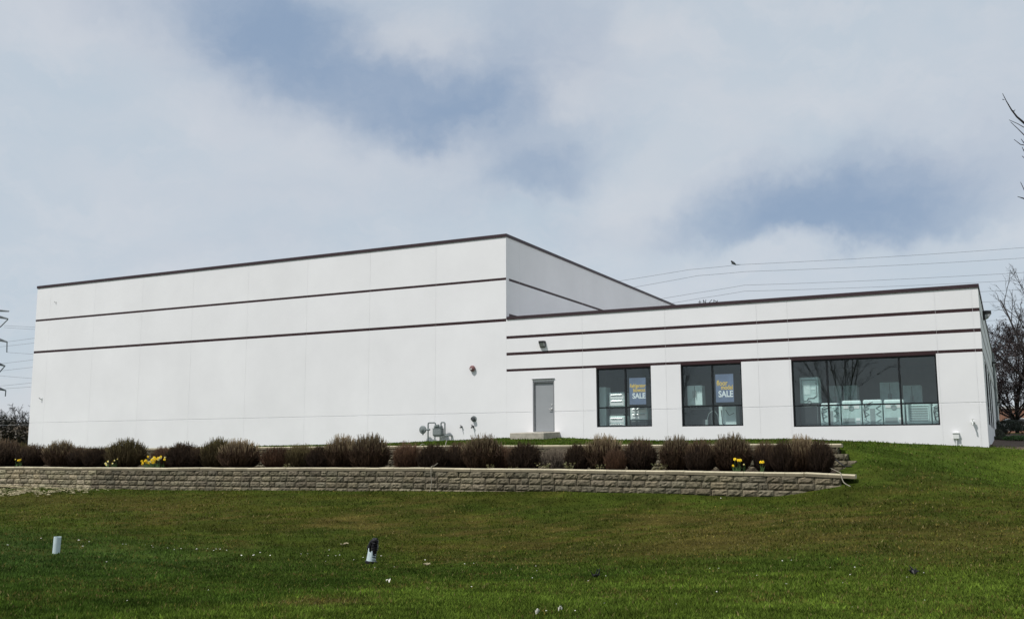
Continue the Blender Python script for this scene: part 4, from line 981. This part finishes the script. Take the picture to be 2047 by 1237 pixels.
# ------------------------------------------------------------------ trees
def grow(mb, p, d, L_, rad, lvl, rs, spec, tips):
    """one limb with its branches"""
    nseg = spec['seg'][lvl]; pts = [p]; rr = [rad]; dirs = []
    for k in range(nseg):
        d = (d+Vector((rs.gauss(0, spec['wob']), rs.gauss(0, spec['wob']), rs.gauss(0, spec['wob'])+spec['up'][lvl]))).normalized()
        p = p+d*(L_/nseg); pts.append(p); rr.append(rad*(1-(1-spec['taper'])*(k+1)/nseg)); dirs.append(d)
    c = spec['col']; mb.tube(pts, rr, 7 if lvl == 0 else (5 if lvl == 1 else 3), False, cols=[c]*len(pts))
    if lvl+1 < len(spec['seg']):
        n = spec['kids'][lvl]
        for i in range(n):
            t = spec['start'][lvl]+(1-spec['start'][lvl])*(i+rs.random()*.8)/n; k = min(int(t*nseg), nseg-1); q = pts[k].lerp(pts[k+1], t*nseg-k)
            ax = dirs[k].orthogonal().normalized(); ax.rotate(Matrix.Rotation(rs.uniform(0, 6.28), 3, dirs[k])); nd = dirs[k].copy(); nd.rotate(Matrix.Rotation(R(rs.uniform(*spec['ang'])), 3, ax))
            grow(mb, q, nd, L_*spec['len'][lvl]*rs.uniform(.7, 1.15)*(1-.35*t), max(rr[k]*spec['rat'], spec['minr']), lvl+1, rs, spec, tips)
    else: tips.append((pts, dirs))
def make_tree(name, loc, H, seed, spec, label, cat='tree', group=None, leaves=None, r0=None):
    rs = random.Random(seed); r = empty(name, label, cat, loc, group); mb = MB(); tips = []
    tr = MB(); th = H*spec.get('trunk', .3); r0 = r0 or H*.017
    tr.tube([(0, 0, -.3), (.02*H*.1, 0, th*.5), (0, .01*H, th)], [r0*1.35, r0, r0*.85], 9, True, cols=[spec['col']]*3); tr.build('trunk', M['twig'], r, True)
    for k in range(spec['limbs']):
        a = k*2*math.pi/spec['limbs']+rs.uniform(-.5, .5); tl = R(rs.uniform(*spec['spread'])) if k else R(6)
        d = Vector((math.cos(a)*math.sin(tl), math.sin(a)*math.sin(tl), math.cos(tl)))
        grow(mb, Vector((0, .01*H, th*(1-.25*rs.random()))), d, (H-th)*rs.uniform(.75, 1.0)*(1 if k else 1.05), r0*.62, 0, rs, spec, tips)
    cr = mb.build('crown' if not leaves else 'branches', M['twig'], r)
    if leaves:
        lf = MB()
        for pts, dirs in tips:
            for q in range(leaves['n']):
                k = rs.randrange(len(pts)-1); p = pts[k].lerp(pts[k+1], rs.random())+Vector((rs.gauss(0, .06), rs.gauss(0, .06), rs.gauss(0, .06)))*leaves.get('j', 1); s = rs.uniform(*leaves['s'])
                a = Vector((rs.gauss(0, 1), rs.gauss(0, 1), rs.gauss(0, 1))).normalized(); b = a.orthogonal().normalized(); c = rs.choice(leaves['c']); g = rs.uniform(.7, 1.3)
                lf.add([p-a*s, p+b*s*.5, p+a*s, p-b*s*.5], [(0, 1, 2, 3)], None, tuple(x*g for x in c))
        lf.build('foliage', M['leafm'], r)
    return r
BARE = dict(seg=[7, 5, 4, 3], kids=[7, 6, 5], start=[.25, .2, .15], len=[.55, .5, .5], ang=(22, 48), up=[.04, .05, .05, .03], wob=.07, taper=.35, rat=.55, minr=.006, col=(.055, .042, .036), limbs=5, spread=(18, 42), trunk=.22)
# the tree at the back right, dark reddish buds and small leaves
PT = dict(BARE, kids=[9, 7, 6], start=[.08, .15, .15], col=(.030, .022, .022), minr=.012, spread=(14, 72), trunk=.10, limbs=11, ang=(25, 62), up=[.05, .02, .02, .02])
make_tree('budding_tree', (20.0, 53, 1.2), 9.6, 4, PT, 'dense dark budding tree behind the right end of the building', r0=.13, leaves=dict(n=11, s=(.035, .085), c=[(.026, .015, .016), (.020, .014, .014), (.042, .024, .020)], j=1.8))
BT = dict(BARE, col=(.04, .033, .032), minr=.012, limbs=5, trunk=.3, kids=[7, 5, 4])
make_tree('bare_tree', (21.6, 49, .9), 12.2, 21, BT, 'bare tree with long upright twigs above the dark budding tree', group='leafless trees')
# the tree at the right edge of the picture, mostly outside it
rs = random.Random(77); D0 = 25.0; base = at_d(2260, 1000, D0); bz = ground(base.x, base.y)
r = empty('bare_tree', 'bare tree outside the right edge, only its branch tips reaching into the sky', 'tree', (base.x, base.y, bz), 'leafless trees')
inv = Matrix.Translation(r.location).inverted()
tr = MB(); topz = at_d(2250, 700, D0).z; tr.tube([(base.x, base.y, bz-.3), (base.x+.03, base.y, (bz+topz)/2), (base.x-.05, base.y, topz)], [.19, .15, .12], 10, cols=[(.05, .04, .035)]*3); o = tr.build('trunk', M['twig'], None, True); o.parent = r; o.matrix_parent_inverse = inv
mb = MB(); T0 = Vector((base.x-.05, base.y, topz)); bc = (.04, .034, .036)
def limb(pp, r0, r1):
    k = len(pp); mb.tube(pp, [r0+(r1-r0)*i/(k-1) for i in range(k)], 6, False, cols=[bc]*k)
for path in ([(2240, 620), (2160, 450), (2100, 330), (2060, 258), (2047, 246), (2033, 234), (2022, 220), (2012, 203), (2004, 187)], [(2160, 450), (2110, 350), (2075, 300), (2047, 270), (2034, 257), (2020, 244)], [(2047, 255), (2035, 248), (2017, 240)],
             [(2150, 430), (2090, 320), (2055, 292), (2040, 289), (2027, 279)], [(2090, 320), (2060, 298), (2047, 286), (2041, 278)], [(2090, 330), (2060, 312), (2047, 302), (2043, 294)], [(2100, 350), (2065, 325), (2050, 318), (2043, 312)],
             [(2200, 540), (2120, 450), (2060, 405), (2047, 397), (2034, 393)], [(2120, 450), (2070, 420), (2050, 385), (2040, 364)], [(2022, 220), (2028, 223), (2029, 219)], [(2004, 199), (2008, 200)]):
    dd = D0+rs.uniform(-.6, .6); pp = [at_d(u, v, D0) for u, v in path]
    big_ = path[0][0] > 2190; limb(pp, .05 if big_ else (.022 if path[0][0] > 2060 else .010), .006)
tips = []
for k in range(7):
    a = rs.uniform(-1.2, 1.6); tl = R(rs.uniform(10, 40)); grow(mb, T0-Vector((0, 0, rs.random()*.8)), Vector((math.cos(a)*math.sin(tl), math.sin(a)*math.sin(tl), math.cos(tl))), rs.uniform(4.5, 6.5), .07, 0, rs, dict(BARE, spread=(10, 30)), tips)
o = mb.build('crown', M['twig']); o.parent = r; o.matrix_parent_inverse = inv
# the tree across the lawn behind the viewer, reflected in the shop windows
make_tree('bare_tree', (7.0, -50, ground(7, -41)), 12.5, 15, dict(BARE, minr=.010, limbs=7, spread=(16, 46), trunk=.30, kids=[6, 5, 4]), 'bare tree across the lawn, seen as the dark reflection in the widest window', group='leafless trees', r0=.085)
make_tree('bare_tree', (-10.6, -57, ground(-10, -41)), 12.5, 16, dict(BARE, minr=.014, limbs=5, kids=[6, 5, 3]), 'bare tree across the lawn, seen as the faint reflection in the middle window', group='leafless trees', r0=.10)
# far left
FT = dict(BARE, seg=[6, 4, 3, 2], kids=[7, 6, 6], minr=.022, wob=.09, col=(.060, .056, .058), limbs=6, spread=(15, 45), trunk=.2, ang=(22, 55))
tt = [(44, 797, 150, 'grey bare tree with a fine round crown beside the left corner of the building'), (12, 808, 158, 'grey bare tree between the steel tower and the round-crowned bare tree'), (-22, 800, 150, 'grey bare tree cut off by the left edge, behind the steel tower')]
for i, (u, v, dd, lab) in enumerate(tt):
    T = at_d(u, v, dd); make_tree('bare_tree', (T.x, T.y, ground(T.x, T.y)-.3), (T.z-ground(T.x, T.y)+.3)*.88, 40+i, FT, lab, group='leafless trees')
DKT = dict(BARE, seg=[5, 4, 3], kids=[7, 7], minr=.02, col=(.04, .032, .026), limbs=7, spread=(15, 60), trunk=.12, ang=(25, 60))
for i, (u, v, dd, c, lab) in enumerate([(52, 829, 112, (.060, .054, .044), 'dark dense tree touching the left corner of the building'), (30, 832, 118, (.062, .052, .042), 'dark brown dense tree, the middle one of the far left thicket'), (8, 830, 112, (.052, .050, .040), 'dark dense tree under the steel tower at the left edge'),
                             (-18, 834, 115, (.056, .048, .040), 'dark dense tree cut off by the left edge of the photo'), (42, 852, 86, (.066, .050, .032), 'lower brown thicket tree just left of the building corner'), (14, 855, 84, (.058, .046, .030), 'lower brown thicket tree at the left edge behind the shrubs')]):
    T = at_d(u, v, dd); gz = ground(T.x, T.y); make_tree('dense_tree', (T.x, T.y, gz-.3), (T.z-gz+.3)*.68, 60+i, DKT, lab, group='dark thicket trees at the left', leaves=dict(n=22, s=(.10, .22), c=[c, tuple(x*.7 for x in c), tuple(x*1.4 for x in c)], j=5))
# bushes at the right side
def bush(u, v, dd, W, H, c, label, n=2600):
    T = at_d(u, v, dd); gz = ground(T.x, T.y); r = empty('round_bush', label, 'bush', (T.x, T.y, gz-.05), 'bushes beside the right wall'); rs = random.Random(int(u)); mb = MB()
    for k in range(n):
        a, b = rs.uniform(0, 6.28), math.acos(rs.uniform(-.25, 1)); q = rs.uniform(.72, 1.03)*(1+.10*math.sin(a*3+b*4)); p = Vector((math.cos(a)*math.sin(b)*W*q, math.sin(a)*math.sin(b)*W*q, H*.42+math.cos(b)*H*.58*q)); s = rs.uniform(.03, .06)
        d = Vector((rs.gauss(0, 1), rs.gauss(0, 1), rs.gauss(0, 1))).normalized(); e = d.orthogonal().normalized(); g = rs.uniform(.6, 1.5); mb.add([p-d*s, p+e*s*.5, p+d*s, p-e*s*.5], [(0, 1, 2, 3)], None, tuple(x*g for x in c))
    mb.build('foliage', M['leafm'], r); st = MB()
    for k in range(9):
        a = k*.7; st.tube([(0, 0, -.1), (math.cos(a)*W*.3, math.sin(a)*W*.3, H*.4), (math.cos(a)*W*.7, math.sin(a)*W*.7, H*.8)], [.025, .015, .008], 5, False, cols=[(.04, .03, .025)]*3)
    st.build('stems', M['twig'], r)
bush(2014, 862, 56, .82, .88, (.018, .026, .014), 'dark clipped evergreen ball nearest the right side wall')
bush(2046, 862, 57, .75, .80, (.030, .026, .016), 'dark evergreen bush cut by the right edge of the photo')
bush(1990, 868, 50, .42, .45, (.05, .055, .035), 'small greyish bush squeezed against the right side wall', 900)
bush(2036, 873, 45, .60, .30, (.06, .12, .03), 'low bright green clump of grass-like leaves in the mulch', 1100)
bush(2003, 872, 46, .35, .25, (.045, .055, .03), 'tiny dull plant between the grey bush and the green clump', 600)

# ------------------------------------------------------------------ far things at the right
P = at_d(2003, 830, 125); gz = ground(P.x, P.y)
r = empty('brick_building', 'low brick building far behind the dark budding tree', 'building', (P.x+9, P.y+6, gz))
mb = MB(); mb.box((-11, -4, -.5), (12, 4, P.z-gz+.9)); mb.build('wall', M['brick'], r)
mb = MB(); mb.box((-11.2, -4.2, P.z-gz+.9), (12.2, 4.2, P.z-gz+1.2)); mb.build('roof', M['roofing'], r)
for k in range(4):
    mb = MB(); mb.box((-8+k*5, -4.04, 1.0), (-6+k*5, -3.98, 2.3)); mb.build('window', M['appld'], r)
P = at_d(2022, 848, 86); gz = ground(P.x, P.y)
def car(loc, rot, label):
    r = empty('parked_car', label, 'car', loc); r.rotation_euler.z = rot
    prof = [(-2.2, .35), (-2.25, .75), (-2.1, .95), (-1.5, 1.02), (-.95, 1.42), (.45, 1.46), (1.05, 1.02), (2.0, .85), (2.25, .65), (2.2, .35)]
    mb = MB(); hw = .88; vs = [(x, s*hw*(1 if z < 1.0 else .80), z) for s in (-1, 1) for x, z in prof]; n = len(prof)
    mb.add(vs, [tuple(range(n))[::-1], tuple(range(n, 2*n))]+[(i, (i+1) % n, n+(i+1) % n, n+i) for i in range(n)]); mb.build('body', M['carwhite'], r)
    for s in (-1, 1):
        g = MB(); y1, y2 = s*(hw*.97), s*(hw*.83); g.add([(-1.35, y1, 1.05), (.9, y1, 1.05), (.4, y2, 1.38), (-.9, y2, 1.38)], [(0, 1, 2, 3)]); g.build('window', M['appld'], r)
    for x in (-1.4, 1.4):
        for s in (-1, 1):
            wv = MB(); wv.lathe([(.2, -.1), (.33, -.1), (.33, .1), (.2, .1)], 20, (x, s*.82, .33), 'y'); wv.build('wheel', M['rubber'], r)
car((P.x+.6, P.y, gz-.1), R(8), 'white car parked beyond the clipped evergreen bushes')

# ------------------------------------------------------------------ power lines
def wire(pts, rad, label):
    out = []
    for i in range(len(pts)-1):
        a, b = Vector(pts[i]), Vector(pts[i+1])
        for k in range(8):
            t = k/8; q = a.lerp(b, t); q.z -= (b-a).length*.004*4*t*(1-t); out.append(q)
    out.append(Vector(pts[-1])); mb = MB(); mb.tube(out, rad, 5); tag(mb.build('power_line', M['wire']), label, 'power line', 'overhead power lines')
DW = 150
for i, (path, lab) in enumerate([
    ([(1100, 582), (1378, 539), (1480, 529), (2060, 494), (2300, 478)], 'topmost overhead wire at the right, sloping up over the wing'),
    ([(1100, 602), (1395, 551), (1488, 543), (2060, 515), (2300, 503)], 'second overhead wire from the top at the right'),
    ([(1100, 630), (1395, 585), (1488, 570), (2060, 544), (2300, 533)], 'third overhead wire from the top at the right'),
    ([(1100, 645), (1395, 597), (1488, 582), (2060, 559), (2300, 548)], 'overhead wire that skims the top right corner of the wing'),
    ([(1700, 592), (2060, 578), (2300, 568)], 'overhead wire just under the top right corner of the wing'),
    ([(1700, 613), (2060, 599), (2300, 590)], 'overhead wire behind the lamp on the right side wall'),
    ([(1700, 630), (2060, 616), (2300, 608)], 'second lowest overhead wire behind the bare twigs at the right'),
    ([(1700, 650), (2060, 637), (2300, 628)], 'lowest overhead wire behind the bare twigs at the right')]):
    wire([at_d(u, v, DW+i*3) for u, v in path], .024, lab)
DT = 230
for i, (a, b, lab) in enumerate([((8, 650.5), (140, 656), 'left overhead wire from the upper strut of the steel tower'), ((8, 654.5), (140, 661), 'left overhead wire just below the one from the upper strut'), ((14, 683), (140, 665), 'left overhead wire rising from the long second arm tip'), ((-20, 695), (140, 676), 'left overhead wire rising under the second arm'),
                                 ((13.5, 704), (140, 711), 'left overhead wire from the long insulator of the second arm'), ((-20, 729), (140, 709), 'left overhead wire crossing above the third arm'), ((0, 741), (140, 724), 'left overhead wire from the third arm strut'), ((-20, 749), (140, 761), 'left overhead wire sloping down below the third arm'),
                                 ((-20, 773), (140, 756), 'left overhead wire crossing just above the lowest arm'), ((11, 776.5), (140, 766), 'left overhead wire from the tip of the lowest arm'), ((-40, 828), (140, 829), 'pale wire crossing the far trees, top one'), ((-40, 836.5), (140, 838), 'pale wire crossing the far trees, middle one'), ((-40, 850), (140, 845.5), 'pale wire crossing the far trees, lowest one')]):
    dd = DT if i < 10 else 75
    wire([at_d(*a, dd), at_d(*b, dd*.97)], .030 if i < 10 else .010, lab)
P = at_y(1418, 604, 20); r = empty('pylon_remnants', 'short dark marks left from the removed pylon, drawn as rods over the low roof edge', 'pylon remnant', (P.x, 20, 5.22)); mb = MB(); kx = .036  # leftovers of the removed pylon, drawn as rods on the roof
for (u0, v0, u1, v1) in ((1399, 600, 1399, 609), (1396, 604, 1402, 604), (1406, 599, 1406, 609), (1411, 599, 1410, 609), (1406, 600, 1411, 607), (1416, 607, 1423, 599), (1427, 599, 1427, 609), (1434, 600, 1434, 609), (1427, 600, 1434, 604)):
    a = at_y(u0, v0, 20); b = at_y(u1, v1, 20); mb.tube([a-Vector((P.x, 20, 5.22)), b-Vector((P.x, 20, 5.22))], .022, 5)
mb.box((-.75, -.04, 0), (.65, .04, .05)); 
for q in (-.7, -.2, .3, .6): mb.tube([(q, 0, 0), (q, 0, at_y(1418, 608, 20).z-5.22)], .02, 5)
mb.build('rods', M['darkmetal'], r)
mb = MB(); mb.tube([at_d(1461.5, 521.5, 150), at_d(1466, 526, 150), at_d(1471.5, 529, 150)], [.10, .22, .06], 6); mb.tube([at_d(1466, 526, 150), at_d(1462, 528, 150)], [.08, .04], 5); mb.tube([at_d(1471, 528.6, 150), at_d(1481, 529, 150)], .03, 5)
tag(mb.build('pylon_arm_remnant', M['darkmetal']), 'short dark remnant of the removed pylon arm by the topmost overhead wire at the right', 'wire fitting')  # bar stands for what is left of the removed pylon's arm
# lattice tower
r = empty('transmission_tower', 'grey steel lattice power tower with drooping arms at the left edge', 'tower', tuple(at_d(-42, 880, DT))); inv = Matrix.Translation(r.location).inverted()
def tp(mb, name):
    o = mb.build(name, M['galv']); o.parent = r; o.matrix_parent_inverse = inv
mb = MB(); cxp = -42; k = DT/FPX
def ctr(v): return at_d(cxp, v, DT)
hw = lambda v: (10+(v-600)*.05)*k if v < 800 else (20+(v-800)*.15)*k
vsl = [575, 600, 625, 650, 675, 700, 725, 750, 775, 800, 830, 870, 905]; cor = []
for v in vsl:
    c = ctr(v); h = hw(v); cor.append([c+RT*(h*a)+Vector((FW.x, FW.y, 0))*(h*b) for a, b in ((-1, -1), (1, -1), (1, 1), (-1, 1))])
for i in range(len(vsl)-1):
    for j in range(4):
        mb.tube([cor[i][j], cor[i+1][j]], .16, 4); mb.tube([cor[i][j], cor[i+1][(j+1) % 4]], .09, 4); mb.tube([cor[i+1][j], cor[i][(j+1) % 4]], .09, 4); mb.tube([cor[i][j], cor[i][(j+1) % 4]], .09, 4)
tp(mb, 'mast')
for (tip, root, tz) in (((18, 622), (-32, 621), 616), ((16, 637), (-32, 631), 622), ((14, 683), (-32, 676), 664), ((10, 731), (-32, 724), 712), ((11.5, 780), (-32, 774), 762)):
    mb = MB()
    for side in (1, -1):
        f = lambda u, v: at_d(cxp+side*(u-cxp), v, DT)
        mb.tube([f(root[0], root[1]), f(*tip)], .17, 4); mb.tube([f(root[0], tz), f(*tip)], .15, 4)
        for q in range(1, 6):
            t = q/6; a = f(root[0]+(tip[0]-root[0])*t, root[1]+(tip[1]-root[1])*t); t2 = t+.09; b = f(root[0]+(tip[0]-root[0])*t2, tz+(tip[1]-tz)*t2); mb.tube([a, b], .08, 4)
    tp(mb, 'cross_arm')
for pth in ([(16, 638), (0, 654)], [(-14, 634), (0, 654)], [(14, 683), (13.5, 704)], [(10, 731), (-1, 744)], [(-12, 727), (-1, 744)], [(11.5, 780), (10.5, 792)]):
    mb = MB(); mb.tube([at_d(u, v, DT) for u, v in pth], .13, 5); tp(mb, 'insulator')
